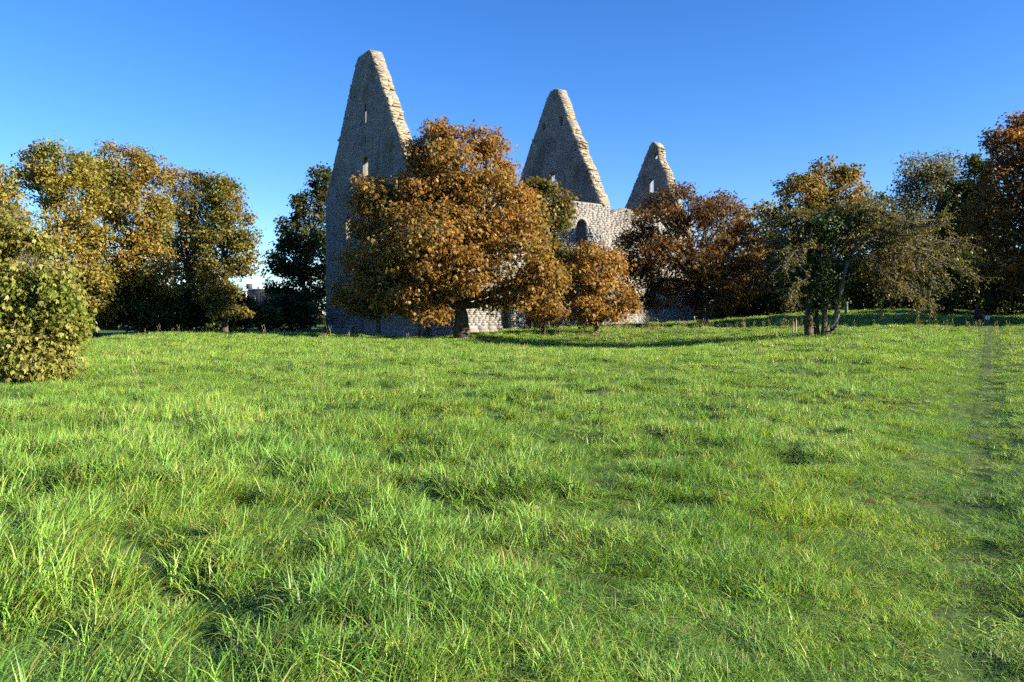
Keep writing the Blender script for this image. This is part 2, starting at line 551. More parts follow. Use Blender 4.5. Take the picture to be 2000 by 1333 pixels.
# west gable: s = v (south corner 0 to north corner 17.8), face looks west
fw = Frame(0, 0, EV, EU)
TH = 1.15
west_open = [(8.95, 0.40, 18.3, 19.95, False, 1.0), (8.95, 0.36, 16.45, 17.0, False), (8.95, 1.0, 13.5, 15.45, True, .9),
             (12.6, 0.9, 8.7, 10.9, True, .9), (5.2, 0.9, 8.7, 10.9, True, .9),
             (9.65, 1.05, ZB, 2.35, True), (6.3, 1.05, ZB, 2.1, True), (12.0, .22, 21.0, 21.25, False), (11.3, .2, 20.9, 21.15, False), (7.6, .2, 14.7, 14.9, False)]
west = make_wall('west_gable_wall', fw,
                 outline_fn([(ZB, 0), (11.3, 0), (15.76, 2.68), (20, 5.35), (23.9, 7.85), (24.25, 8.3)],
                            [(ZB, 17.8), (12.7, 17.8), (20.0, 13.35), (24.1, 10.7), (24.25, 10.2)], 11, 1),
                 west_open, TH, ZB, 24.25, 1, 'tall shaded west gable with one narrow slit window')
rake(west, fw, [(8.8, 24.4), (8.0, 24.1), (5.35, 20.1), (2.68, 15.9), (0.1, 11.6)], TH, 3, .14, .34, 1)
rake(west, fw, [(8.8, 24.4), (10.3, 24.4), (10.75, 24.1), (13.35, 20.0), (17.75, 12.8)], TH, 4, .35, .6, 1)
# chamfered plinth of large blocks along the west front and the south side
rr = random.Random(5)


def plinth(parent, fr, s0, s1, ztop):
    s = s0
    while s < s1 - 0.05:
        ln = min(rr.uniform(0.75, 1.35), s1 - s)
        j = rr.uniform(-.015, .015)
        for (za, zb, d) in ((ZB, ztop - .30, .30), (ztop - .295, ztop, .20)):
            P = Parts()
            top_d = d if za == ZB else 0.06
            V = fr.p([s + .008, s + ln - .008, s + ln - .008, s + .008] * 2,
                     [-d + j, -d + j, -d + j if za == ZB else -top_d, -d + j if za == ZB else -top_d, .03, .03, .03, .03],
                     [za, za, zb, zb] * 2)
            t = rr.uniform(.85, 1.1)
            P.add(V, BOXQ, None, (t, t, t))
            P.child('plinth_block', parent, M['stone'])
        s += ln


plinth(west, fw, 11.4, 17.8, 1.0)
plinth(west, fw, -.28, 5.1, 1.0)
# west portal jamb stones
for c, zt in ((9.65, 2.35), (6.3, 2.1)):
    for sd in (-1, 1):
        P = Parts()
        V = fw.p(np.array([0, .2, .2, 0] * 2) * sd + c + sd * .53, [-.06] * 4 + [.2] * 4, [ZB, ZB, zt - .5, zt - .5] * 2)
        P.add(V, BOXQ); P.child('door_jamb', west, M['stone'])
    for k in range(7):
        a0, a1 = pi * k / 7 + .02, pi * (k + 1) / 7 - .02
        S = [c + .53 * cos(a0), c + .73 * cos(a0), c + .73 * cos(a1), c + .53 * cos(a1)]
        Z = [zt - .53 + .53 * sin(a0), zt - .53 + .73 * sin(a0), zt - .53 + .73 * sin(a1), zt - .53 + .53 * sin(a1)]
        P = Parts(); P.add(fw.p(S * 2, [-.05] * 4 + [.2] * 4, Z * 2), BOXQ); P.child('arch_stone', west, M['stone'])

# nave south wall: s = u, face looks south
fs = Frame(TH, 0, EU, EV)
NL = 20.0 - TH
south_open = [(16.5 - TH, 1.15, 7.2, 10.35, True), (6.2 - TH, 1.15, 7.2, 10.35, True), (10.6 - TH, 1.5, ZB, 3.2, True)]


def flat_outline(s0, s1, heights):
    hs_, zs_ = np.array(heights, float).T

    def f(z):
        return (s0, s1) if z < zs_.min() else (s0, s1)
    f.ragged_from = 99
    return f


south = make_wall('nave_south_wall', fs, outline_fn([(ZB, 0), (11.85, 0)], [(ZB, NL), (11.85, NL)], 99), south_open, 1.15, ZB, 11.8, 2,
                  'sunlit pale south wall with a round-arched window')
plinth(south, fs, 0.0, 7.2, 1.0)
plinth(south, fs, 12.2, NL, 1.0)
for c in (16.5 - TH, 6.2 - TH):
    for k in range(9):
        a0, a1 = pi * k / 9 + .015, pi * (k + 1) / 9 - .015
        S = [c + .585 * cos(a0), c + .84 * cos(a0), c + .84 * cos(a1), c + .585 * cos(a1)]
        Z = [9.775 + .585 * sin(a0), 9.775 + .84 * sin(a0), 9.775 + .84 * sin(a1), 9.775 + .585 * sin(a1)]
        P = Parts(); P.add(fs.p(S * 2, [-.05] * 4 + [.25] * 4, Z * 2), BOXQ, None, (1.1, 1.08, 1.02)); P.child('arch_stone', south, M['stone'])
for k in range(34):
    s = (k + .5) * NL / 34
    for nn in (.3, .86):
        put_block('wall_top_stone', south, fs.p(s, nn, 11.72 + rr.uniform(-.05, .05)), (NL / 34 * 1.05, .56, rr.uniform(.10, .2)), UA, 7000 + k * 2 + (nn > .5), .06)
# projecting south portal
fp = Frame(8.44, -0.75, EU, EV)
portal = make_wall('south_portal', fp, outline_fn([(ZB, 0), (3.0, 0), (5.0, 1.9)], [(ZB, 4.2), (3.0, 4.2), (5.0, 2.3)], 3.0), [(2.15, 1.5, ZB, 3.1, True)], .76, ZB, 5.0, 6)
# side cheeks of the portal show their own courses
fpc = Frame(8.44 - .06, -0.72, EV, EU)
make_wall('portal_cheek', fpc, outline_fn([(ZB, 0), (3.1, 0)], [(ZB, .70), (3.1, .70)], 99), [], .12, ZB, 3.0, 61)

# nave north wall (inside face shows over broken edges only)
fn = Frame(TH, 17.8 - 1.15, EU, EV)
north = make_wall('nave_north_wall', fn, outline_fn([(ZB, 0), (11.6, 0)], [(ZB, NL), (11.6, NL)], 99), [], 1.15, ZB, 11.4, 8)

# east gable of the nave, west face seen over the roofless nave
fe = Frame(20.0 - TH + .002, 1.152, EV, EU)
east_open = [(7.04 - 1.15, .9, 14.0, 15.95, True, .7), (8.33 - 1.15, .5, 20.3, 20.95, False), (5.62 - 1.15, .42, 20.2, 21.05, False),
             (6.6 - 1.15, 4.6, ZB, 9.5, True)]
holes = [(7.02, 22.3), (8.35, 22.1), (5.55, 22.9), (4.85, 20.0), (7.45, 19.6), (9.5, 19.35), (4.9, 17.0), (7.7, 16.8), (3.6, 14.9), (5.0, 14.7), (8.1, 14.5), (3.4, 12.9), (3.5, 17.3)]
east_open += [(v - 1.15, .17, z, z + .17, False) for v, z in holes]
eastg = make_wall('nave_east_gable', fe,
                  outline_fn([(ZB, 0), (11.9, 0), (11.95, -1.15), (12.0, -1.12), (17.6, 1.9), (23.2, 4.75), (23.35, 4.95), (23.85, 5.05)],
                             [(ZB, 15.5), (11.0, 15.5), (12.0, 13.65), (16.4, 10.95), (23.3, 6.7), (23.4, 6.5), (23.85, 6.15)], 11.9, 2),
                  east_open, TH, ZB, 23.85, 9, 'middle gable with small square holes and an arched opening')
rake(eastg, fe, [(5.6, 24.0), (4.9, 23.4), (1.9, 17.7), (-1.0, 12.2)], TH, 11, .14, .34, 2)
rake(eastg, fe, [(5.6, 24.0), (6.6, 23.5), (10.95, 16.4), (13.65, 12.0)], TH, 12, .35, .6, 2)
for k in range(9):
    put_block('rubble_stone', eastg, fe.p(-1.0 + k * .1 + rr.uniform(-.2, .2), .2 + .1 * k, 11.7 + rr.uniform(0, .25)), (.5, .4, .3), rr.uniform(0, 3), 8200 + k, .3)

# chancel: south wall with a ragged top, east gable, north wall
CW = 33.8 - 20.0
fc = Frame(20.0, 2.0, EU, EV)
chs = make_wall('chancel_south_wall', fc, outline_fn([(ZB, 0), (10.9, 0), (11.0, .9), (11.8, 2.4)], [(ZB, CW), (10.9, CW), (11.8, CW - .2)], 10.8),
                [(7.0, 1.0, 6.2, 9.6, True)], 1.1, ZB, 11.9, 13, 'shaded chancel wall behind the dark chestnut')
fcn = Frame(20.0, 12.0 - 1.1, EU, EV)
chn = make_wall('chancel_north_wall', fcn, outline_fn([(ZB, 0), (11.5, 0)], [(ZB, CW), (11.5, CW)], 99), [], 1.1, ZB, 11.3, 14)
fg = Frame(32.5, 3.102, EV, EU)
o3 = 3.10
chg_open = [(6.8 - o3, .7, 15.2, 16.75, False, .5), (6.15 - o3, .5, 18.75, 19.45, False, .6), (9.6 - o3, .18, 14.6, 14.8, False), (8.9 - o3, .18, 17.2, 17.4, False), (9.0 - o3, .16, 13.4, 13.6, False)]
chg = make_wall('chancel_east_gable', fg,
                outline_fn([(ZB, 0), (11.4, 0), (11.6, -.9), (14.0, .55), (15.6, 1.3), (17.2, 1.6), (18.4, 2.55), (20.0, 2.65), (20.6, 3.2)],
                           [(ZB, 7.7), (11.0, 7.7), (12.2, 8.85), (13.75, 7.95), (20.1, 4.1), (20.6, 3.7)], 11.4, 3),
                chg_open, 1.1, ZB, 20.6, 15, 'small broken rear gable with a square window')
rake(chg, fg, [(3.5, 20.7), (2.7, 20.2), (2.6, 18.6), (1.65, 17.4), (1.35, 15.6), (.6, 14.1), (-.85, 11.7)], 1.1, 16, .15, .34, 3)
rake(chg, fg, [(3.5, 20.7), (4.1, 20.1), (7.95, 13.75), (8.85, 12.2)], 1.1, 17, .3, .5, 3)
# turf-covered remains of the vault on the chancel wall
S_, A_ = np.meshgrid(np.linspace(0, 1, 26), np.array([0, .05, .15, .3, .5, .7, .996, 1.0]))
ms = 2.0 + S_ * 5.2; mn = .25 + A_ * 4.2
mz = 11.25 + (1 - (2 * S_ - .9) ** 2).clip(0) * (1.15 - .5 * A_) + (fbm(S_ * 6, A_ * 4, 77) - .5) * .35
mz[:, 0] = mz[:, -1] = 10.6; mz[0, :] = mz[1, :] - .35; mz[-1, :] = 10.7
mound = fc.p(ms, mn, mz)
i = np.arange(7)[:, None] * 26 + np.arange(25)[None, :]
child('vault_turf', mound, ruin, quads=np.stack([i, i + 1, i + 27, i + 26], -1), mat=M['moss'], smooth_shade=True)['label'] = 'weathered turf-capped vault remains behind the middle gable'

# ------------------------------------------------------------------ foliage
def leaf_quads(C, Nr, T, k, spread, L, W, droop):
    """k kite-shaped leaflets fanned out from each point; returns vertices (n*k*4, 3)"""
    n = len(C)
    T = norm(T - Nr * (T * Nr).sum(-1, keepdims=True)); B = np.cross(Nr, T)
    out = np.empty((n, k, 4, 3))
    L = np.broadcast_to(np.asarray(L, float).reshape(-1, 1), (n, 1)); W = np.broadcast_to(np.asarray(W, float).reshape(-1, 1), (n, 1))
    for j in range(k):
        a = (j - (k - 1) / 2) * spread
        ln = L * (1.0 - 0.28 * abs(j - (k - 1) / 2) / max(k / 2, 1))
        D = cos(a) * T + sin(a) * B
        S = np.cross(Nr, D)
        mid = C + D * ln * 0.58; mid[:, 2] -= (droop * ln[:, 0]) * 0.25
        tip = C + D * ln; tip[:, 2] -= droop * ln[:, 0]
        fold = Nr * W * 0.16
        out[:, j, 0] = C; out[:, j, 1] = mid - S * W * 0.5 + fold; out[:, j, 2] = tip; out[:, j, 3] = mid + S * W * 0.5 + fold
    return out.reshape(-1, 3)


def leaf_mesh(name, parent, C, Nr, T, col, kind, mat):
    k, spread, L, W, droop = kind
    n = len(C)
    s = RNG.uniform(0.7, 1.25, n)
    V = leaf_quads(C, Nr, T, k, spread, L * s, W * s, droop)
    Q = np.arange(n * k * 4).reshape(-1, 4)
    return child(name, V, parent, quads=Q, col=np.repeat(col, k * 4, axis=0), mat=mat)


def sphere_dirs(n, rg, up=0.0):
    d = norm(rg.normal(size=(n, 3)))
    d[:, 2] += up
    return norm(d)


def palette_pick(P, rg, pal, seed, scale=0.45, mix=0.55):
    """colour per leaf: neighbouring clumps share a tone, single leaves stray from it"""
    pal = np.array(pal, float)
    t = fbm(P[:, 0] * scale + P[:, 1] * 0.37 * scale, P[:, 2] * scale + P[:, 1] * 0.61 * scale, seed, 2)
    t = np.clip((t - 0.5) * 1.9 + 0.5, 0, 1) * mix + rg.random(len(P)) * (1 - mix)
    f = t * (len(pal) - 1); i = np.minimum(f.astype(int), len(pal) - 2); f = (f - i)[:, None]
    c = pal[i] * (1 - f) + pal[i + 1] * f
    return c * rg.uniform(0.62, 1.08, (len(P), 1))


CHESTNUT = (5, 0.62, 0.175, 0.060, 0.42)
MAPLE = (3, 0.85, 0.155, 0.105, 0.25)
MAPLE_BIG = (3, 0.8, 0.10, 0.055, 0.5)
OVAL = (1, 0, 0.17, 0.10, 0.2)
FAR = (2, 0.9, 0.24, 0.15, 0.2)
SMALL = (1, 0, 0.11, 0.055, 0.2)


def world_lobes(lobes, d, squash=0.9):
    out = []
    for l in lobes:
        px, py, rx, ry = l[:4]; dd = l[4] if len(l) > 4 else 0.0
        dp = d + dd; k = dp / FPX
        out.append((at(px, py, dp), np.array([rx * k, max(rx, ry) * 0.5 * k * squash + min(rx, ry) * 0.5 * k * squash, ry * k])))
    return out


def crown_points(wl, n, rg, shell=0.5, spread=0.38, per=7, seed=0, gap=0.33, cull=None):
    """leaf positions, outward directions: clumps set through the outer part of every lobe, with holes between them"""
    area = np.array([(r[0] * r[1] + r[1] * r[2] + r[0] * r[2]) for _, r in wl])
    share = area / area.sum()
    PC, PD = [], []
    for (c, r), sh in zip(wl, share):
        m = max(int(n * sh / per * 1.6), 4)
        D = sphere_dirs(m, rg, 0.08)
        rad = 1.0 - shell * rg.random(m) ** 1.7
        lump = 0.86 + 0.34 * fbm(D[:, 0] * 2.6 + c[0], D[:, 2] * 2.6 + D[:, 1] * 1.7 + c[2], seed + 3, 2)
        P = c + D * (rad * lump)[:, None] * r
        keep = fbm(P[:, 0] * 0.8 + P[:, 1] * .5, P[:, 2] * 1.1 + P[:, 1] * .4, seed + 9, 2) > gap
        for (c2, r2) in (cull or wl):
            if c2 is c: continue
            keep &= (np.sum(((P - c2) / (r2 * 0.60)) ** 2, -1) > 1)
        PC.append(P[keep]); PD.append(D[keep])
    P = np.concatenate(PC); D = np.concatenate(PD)
    reps = max(int(round(n / max(len(P), 1))), 1)
    P = np.repeat(P, reps, 0); D = np.repeat(D, reps, 0)
    P = P + rg.normal(size=P.shape) * spread * np.array([1, 1, 0.62])
    return P, D


def clumps(wl, rg, per=11, lo=.30, hi=.50, flat=.62):
    """the lobes a little shrunk, and on their surface flat boughs of foliage that give the crown its light and dark layers"""
    out = [(c, r * .80) for c, r in wl]
    for c, r in wl:
        m = np.mean(r)
        for k in range(per):
            D = sphere_dirs(1, rg, 0.12)[0]
            q = m * rg.uniform(lo, hi)
            out.append((c + D * r * rg.uniform(.68, .98), np.array([q, q, q * flat]) * rg.uniform(.85, 1.15, 3)))
    return out


def leaf_frames(D, rg, up=0.75, out=0.5, wild=0.75):
    Nr = norm(D * out + np.array([0, 0, up]) + rg.normal(size=D.shape) * wild)
    T = norm(D * np.array([1, 1, 0.3]) + rg.normal(size=D.shape) * 0.8 + np.array([0, 0, -0.25]))
    return Nr, T


def tree(name, label, cat, d, bx, lobes, n, kind, pal, trunk=0.3, group=None, seed=1, bark='bark', fork=0.35, shell=0.5, spread=0.28,
         gap=0.31, stems=1, limbs=True, mat='leaf', twigs=10, mix=0.55, lean=0.0, per=7, crown_name='crown', clump=(11, .30, .50, .62)):
    rg = np.random.default_rng(seed)
    x = (bx - 1000) / FPX * d
    z = gz(x, d)
    base = np.array([x, d, z])
    root = empty(name, tuple(base), label, cat, group)
    wl = world_lobes(lobes, d)
    top = max(c[2] + r[2] * 0.5 for c, r in wl); h = top - z
    tk = Parts()
    cen = np.mean([c for c, r in wl], axis=0)
    ends = []
    for s in range(stems):
        b = base + (np.array([rg.uniform(-1, 1), rg.uniform(-1, 1), 0]) * trunk * 2.2 if stems > 1 else 0)
        f = base + np.array([(cen[0] - x) * fork + lean, (cen[1] - d) * fork, h * fork])
        if stems > 1: f = f + rg.normal(size=3) * h * 0.06
        pts = curve_pts(b - [0, 0, 0.25], f, 9, 0.03)
        t = np.linspace(0, 1, 9)
        tube(tk, pts, trunk * (1 - 0.32 * t + 0.55 * np.exp(-t * 11)), 10, gnarl=0.16)
        ends.append(f)
    tk.child('trunk' if stems == 1 else 'stem', root, M[bark], True)
    if limbs:
        lb = Parts()
        for (c, r) in wl:
            f = ends[rg.integers(len(ends))]
            tip = c + np.array([0, 0, r[2] * 0.25])
            pts = curve_pts(f, tip, 7, 0.07, 0.05)
            tube(lb, pts, np.linspace(trunk * 0.48, trunk * 0.13, 7), 6, gnarl=0.1)
            for _ in range(twigs):
                D = sphere_dirs(1, rg, 0.25)[0]
                st = pts[rg.integers(2, 7)]
                e = c + D * r * rg.uniform(.75, 1.06)
                tube(lb, curve_pts(st, e, 5, 0.08, 0.04), np.linspace(trunk * 0.15, 0.012, 5), 4)
        lb.child('limbs', root, M[bark], True)
    P, D = crown_points(clumps(wl, rg, *clump), n, rg, shell, spread, per, seed, gap, wl)
    P[:, 2] = np.maximum(P[:, 2], z + 0.15)
    Nr, T = leaf_frames(D, rg)
    leaf_mesh(crown_name, root, P, Nr, T, palette_pick(P, rg, pal, seed, mix=mix), kind, M[mat])
    return root


RUST = [(.14, .125, .035), (.22, .17, .044), (.30, .205, .05), (.335, .195, .046), (.22, .125, .035), (.42, .30, .09)]
RUST_SHADED = [(.07, .055, .018), (.115, .075, .022), (.16, .09, .025), (.10, .055, .018), (.22, .14, .05)]  # chestnut browns with the shade of the right-hand wood darkened into the leaves
GOLD = [(.12, .16, .03), (.22, .235, .042), (.33, .295, .055), (.34, .26, .05), (.26, .24, .055)]
ORANGE = [(.13, .165, .036), (.23, .23, .048), (.32, .265, .055), (.33, .22, .05), (.26, .215, .055)]
OLIVE = [(.06, .09, .02), (.12, .12, .025), (.22, .16, .035), (.16, .14, .03)]
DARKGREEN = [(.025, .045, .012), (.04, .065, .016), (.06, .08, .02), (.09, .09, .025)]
GREYGREEN = [(.07, .09, .05), (.11, .13, .07), (.16, .17, .09), (.10, .11, .05)]
BUSH = [(.06, .12, .018), (.13, .20, .028), (.25, .29, .05), (.34, .33, .09), (.22, .18, .055)]

# the big horse chestnut before the west end
tree('chestnut_tree', 'large spreading rust-brown chestnut tree in front of the west gable', 'tree', 49.0, 905,
     [(900, 325, 80, 82, 0), (850, 285, 36, 46, .5), (826, 305, 26, 44, .5), (885, 400, 75, 62, -1), (820, 350, 42, 40, 0), (950, 340, 48, 62, .5), (760, 405, 78, 66, -1), (960, 420, 90, 92, -.5), (720, 385, 36, 44, .5),
      (850, 470, 110, 95, -3), (725, 485, 62, 72, -.5), (1000, 505, 88, 95, -1.5), (696, 560, 46, 50, 0), (785, 555, 88, 50, -2),
      (900, 530, 80, 42, -3.5), (1050, 570, 52, 52, -.5), (826, 603, 50, 28, -2.5), (1060, 614, 34, 22, -.5), (745, 604, 40, 22, .5), (812, 300, 14, 26, 1.5)],
     50000, CHESTNUT, RUST, trunk=0.56, seed=21, fork=0.16, shell=0.42, spread=0.27, gap=0.26, twigs=12)
tree('chestnut_tree', 'low drooping rust-brown chestnut tree right of the big chestnut', 'tree', 53.0, 1165,
     [(1142, 505, 28, 40), (1170, 520, 50, 55, -.5), (1130, 560, 45, 50), (1190, 570, 40, 45), (1150, 605, 55, 30), (1215, 595, 28, 30)],
     9500, CHESTNUT, RUST, trunk=0.2, seed=22, fork=0.3, shell=0.5, gap=0.27, twigs=6)
tree('chestnut_tree', 'slim green-brown tree rising between big chestnut and nave wall', 'tree', 54.5, 1060,
     [(1075, 385, 38, 36), (1045, 375, 30, 25), (1060, 440, 42, 42), (1100, 420, 18, 28), (1070, 500, 40, 40)],
     7500, CHESTNUT, OLIVE, trunk=0.17, seed=23, fork=0.4, shell=0.55, gap=0.3, twigs=6)
tree('chestnut_tree', 'brown chestnut tree with shade-darkened leaf colours and straight trunk beside the chancel', 'tree', 62.0, 1372,
     [(1320, 400, 65, 42), (1290, 440, 60, 45, -1), (1420, 420, 55, 48), (1380, 450, 60, 60, -2), (1260, 490, 55, 55), (1345, 510, 90, 65, -3), (1450, 480, 42, 55),
      (1240, 550, 38, 45), (1310, 575, 65, 38, -1), (1430, 550, 55, 55, -1), (1395, 590, 55, 28, -1.5)],
     22000, CHESTNUT, RUST_SHADED, trunk=0.42, seed=24, fork=0.3, shell=0.45, gap=0.28, twigs=8)

# trees on the left
tree('maple_tree', 'tall yellow-leaved maple at left with pale bare stems showing', 'tree', 55.0, 125,
     [(115, 330, 70, 55), (65, 375, 50, 60, 1), (150, 385, 60, 60, -1), (90, 440, 75, 60, -1), (160, 470, 60, 50), (60, 510, 60, 55), (130, 540, 75, 50, -1), (170, 590, 55, 40), (85, 590, 60, 45), (188, 530, 36, 40)],
     29000, MAPLE, GOLD, trunk=0.26, seed=31, bark='bark_pale', fork=0.42, shell=0.6, gap=0.37, twigs=11)
tree('maple_tree', 'tall orange-brown maple in the left group, next to its shadowed neighbour', 'tree', 58.0, 272,
     [(245, 330, 55, 52), (295, 355, 48, 58), (205, 380, 55, 60), (265, 420, 65, 60, -1), (305, 450, 42, 60), (225, 470, 60, 55, -1), (285, 520, 60, 50, -1), (230, 560, 70, 42), (300, 575, 45, 38)],
     31000, MAPLE, ORANGE, trunk=0.3, seed=32, bark='bark_pale', fork=0.38, shell=0.58, gap=0.36, twigs=11)
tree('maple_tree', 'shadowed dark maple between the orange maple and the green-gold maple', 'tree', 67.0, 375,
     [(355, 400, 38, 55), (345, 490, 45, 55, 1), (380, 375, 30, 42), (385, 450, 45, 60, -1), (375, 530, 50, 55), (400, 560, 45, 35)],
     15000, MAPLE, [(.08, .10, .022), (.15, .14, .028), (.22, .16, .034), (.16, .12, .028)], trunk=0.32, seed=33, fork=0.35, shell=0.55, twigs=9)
tree('maple_tree', 'green-gold maple at the right end of the left group', 'tree', 59.0, 440,
     [(415, 370, 32, 40), (445, 400, 36, 46), (470, 450, 28, 46), (430, 460, 45, 50, -.5), (462, 505, 32, 40), (420, 525, 46, 45), (462, 530, 26, 26), (425, 580, 44, 34, -.5), (452, 610, 26, 26, -1)],
     15000, MAPLE, [(.11, .13, .03), (.20, .20, .04), (.30, .23, .05), (.22, .18, .04)], trunk=0.26, seed=36, fork=0.35, shell=0.6, gap=0.36, twigs=11)
tree('maple_tree', 'pale brown tree cut by the left edge of the picture', 'tree', 44.0, -30,
     [(5, 345, 28, 40), (-30, 370, 45, 60), (0, 410, 42, 50), (-60, 440, 60, 80), (10, 470, 40, 45)],
     4500, MAPLE, GOLD, trunk=0.2, seed=34, bark='bark_pale', fork=0.45, shell=0.65, gap=0.36)
tree('broadleaf_tree', 'dark tree with a rusty top left of the west gable', 'tree', 86.0, 592,
     [(632, 352, 28, 28), (608, 395, 38, 32), (640, 410, 30, 40), (596, 450, 52, 38), (560, 500, 45, 42), (615, 505, 48, 45, -1), (550, 550, 38, 35), (600, 555, 55, 38), (560, 585, 40, 26), (610, 590, 45, 26)],
     19000, (3, .85, .25, .15, .25), [(.035, .06, .016), (.055, .08, .02), (.08, .09, .024), (.17, .12, .04)], trunk=0.3, seed=35, fork=0.35, shell=0.55, gap=0.36)

# trees on the right
tree('maple_tree', 'orange and olive maple behind the hawthorn', 'tree', 80.0, 1600,
     [(1560, 385, 45, 55), (1610, 365, 42, 48, 1), (1655, 380, 48, 52), (1530, 440, 38, 50), (1590, 440, 60, 60, -1), (1665, 440, 50, 50), (1530, 500, 40, 45)],
     15000, (3, .85, .23, .16, .25), [(.10, .11, .03), (.18, .165, .04), (.26, .20, .045), (.30, .18, .04)], trunk=0.35, seed=41, fork=0.35, shell=0.5, gap=0.32)
tree('willow_tree', 'sparse grey-green tree with fine upright twigs on the right', 'tree', 72.0, 1815,
     [(1790, 360, 45, 55), (1840, 345, 42, 50), (1770, 420, 40, 45), (1830, 420, 60, 60), (1800, 480, 70, 55), (1870, 470, 45, 60)],
     19000, (2, .8, .24, .10, .1), GREYGREEN, trunk=0.28, seed=42, fork=0.38, shell=0.8, gap=0.36, spread=0.5, twigs=22)
tree('broadleaf_tree', 'dark blue-green tree between willow-like tree and rusty edge tree', 'tree', 66.0, 1905,
     [(1905, 350, 34, 45), (1880, 410, 40, 55), (1930, 420, 45, 60), (1890, 490, 55, 60), (1950, 500, 50, 60)],
     15000, FAR, DARKGREEN, trunk=0.3, seed=43, fork=0.35, shell=0.6, gap=0.33)
tree('chestnut_tree', 'tall rusty chestnut cut by the right edge of the picture', 'tree', 53.0, 2035,
     [(1985, 290, 55, 45), (1945, 268, 24, 18), (2050, 270, 75, 65, 1), (1960, 360, 65, 60), (2050, 370, 95, 80), (1930, 420, 45, 45), (1990, 450, 85, 60, -1), (2080, 470, 90, 80), (1960, 510, 60, 45), (2040, 540, 90, 55)],
     20000, CHESTNUT, [(.09, .075, .022), (.15, .095, .026), (.23, .125, .03), (.28, .15, .035)], trunk=0.4, seed=44, fork=0.3, shell=0.45, gap=0.28)
tree('chestnut_tree', 'dark chestnut beyond the right edge shading the grass bank', 'tree', 49.0, 2260,
     [(2240, 330, 130, 110), (2330, 380, 120, 120), (2190, 430, 100, 100), (2280, 490, 140, 90)],
     7000, (5, .62, .36, .13, .38), RUST_SHADED, trunk=0.4, seed=45, fork=0.3, shell=0.5, gap=0.28, twigs=5)
tree('broadleaf_tree', 'dark tree filling the gap behind the orange maple', 'tree', 92.0, 1470,
     [(1480, 440, 55, 50), (1440, 500, 60, 60), (1520, 500, 60, 60), (1470, 560, 90, 50)],
     6000, (2, .9, .34, .22, .2), OLIVE, trunk=0.3, seed=46, fork=0.35, shell=0.6, gap=0.3, twigs=5)
tree('broadleaf_tree', 'dark round-topped tree behind the hawthorn crown', 'tree', 90.0, 1725,
     [(1715, 430, 45, 50), (1750, 480, 60, 60), (1690, 520, 60, 60), (1770, 560, 70, 50)],
     6500, (2, .9, .34, .22, .2), DARKGREEN, trunk=0.3, seed=47, fork=0.35, shell=0.6, gap=0.3, twigs=5)

# shrubs: under the left trees, by the far building, along the right wood
SH = [
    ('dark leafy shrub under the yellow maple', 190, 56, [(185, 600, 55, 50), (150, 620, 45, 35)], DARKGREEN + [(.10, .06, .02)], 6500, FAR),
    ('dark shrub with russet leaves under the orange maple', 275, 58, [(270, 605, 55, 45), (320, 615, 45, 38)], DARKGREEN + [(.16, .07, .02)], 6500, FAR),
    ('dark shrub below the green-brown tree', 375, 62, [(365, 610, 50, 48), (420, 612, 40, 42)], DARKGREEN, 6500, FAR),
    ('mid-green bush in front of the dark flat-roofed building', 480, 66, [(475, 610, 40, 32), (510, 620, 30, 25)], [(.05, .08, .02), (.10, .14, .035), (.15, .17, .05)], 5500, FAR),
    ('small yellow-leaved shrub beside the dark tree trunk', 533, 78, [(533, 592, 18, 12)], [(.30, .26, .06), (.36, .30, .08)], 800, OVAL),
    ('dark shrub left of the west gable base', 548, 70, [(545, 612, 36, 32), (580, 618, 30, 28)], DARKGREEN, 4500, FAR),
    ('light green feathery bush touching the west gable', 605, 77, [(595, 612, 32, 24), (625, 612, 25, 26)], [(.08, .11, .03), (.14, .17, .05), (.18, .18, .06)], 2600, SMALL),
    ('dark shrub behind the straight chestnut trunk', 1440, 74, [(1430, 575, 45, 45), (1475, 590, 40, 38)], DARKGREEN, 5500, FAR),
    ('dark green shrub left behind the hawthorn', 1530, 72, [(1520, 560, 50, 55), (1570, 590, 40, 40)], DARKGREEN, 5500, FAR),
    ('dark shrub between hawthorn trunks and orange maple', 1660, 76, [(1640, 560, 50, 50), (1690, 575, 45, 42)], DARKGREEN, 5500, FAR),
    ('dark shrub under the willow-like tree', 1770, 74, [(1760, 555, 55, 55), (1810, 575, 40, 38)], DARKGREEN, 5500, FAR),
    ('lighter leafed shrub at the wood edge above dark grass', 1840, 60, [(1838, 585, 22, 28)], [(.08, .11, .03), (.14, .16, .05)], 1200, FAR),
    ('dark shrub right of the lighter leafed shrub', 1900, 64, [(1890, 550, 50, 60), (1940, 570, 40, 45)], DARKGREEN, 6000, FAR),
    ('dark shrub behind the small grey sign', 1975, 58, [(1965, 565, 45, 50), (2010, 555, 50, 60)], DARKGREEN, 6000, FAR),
]
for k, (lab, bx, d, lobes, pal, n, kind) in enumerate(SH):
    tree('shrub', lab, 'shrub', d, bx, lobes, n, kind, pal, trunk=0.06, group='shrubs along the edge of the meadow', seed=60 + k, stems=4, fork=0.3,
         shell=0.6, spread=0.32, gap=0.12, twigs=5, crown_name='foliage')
tree('shrub', 'pale twiggy shrub with reddish leaves above the near maple bush', 'shrub', 29.0, 20,
     [(15, 450, 40, 55), (55, 500, 55, 50), (-30, 500, 60, 70), (30, 570, 70, 60)], 7500, (1, 0, .12, .06, .2),
     [(.12, .15, .04), (.24, .20, .09), (.32, .20, .11), (.26, .11, .07)], trunk=0.04, group='shrubs along the edge of the meadow', seed=80, bark='bark_grey', stems=6, fork=0.4, shell=0.85,
     spread=0.28, gap=0.2, twigs=4, crown_name='foliage')
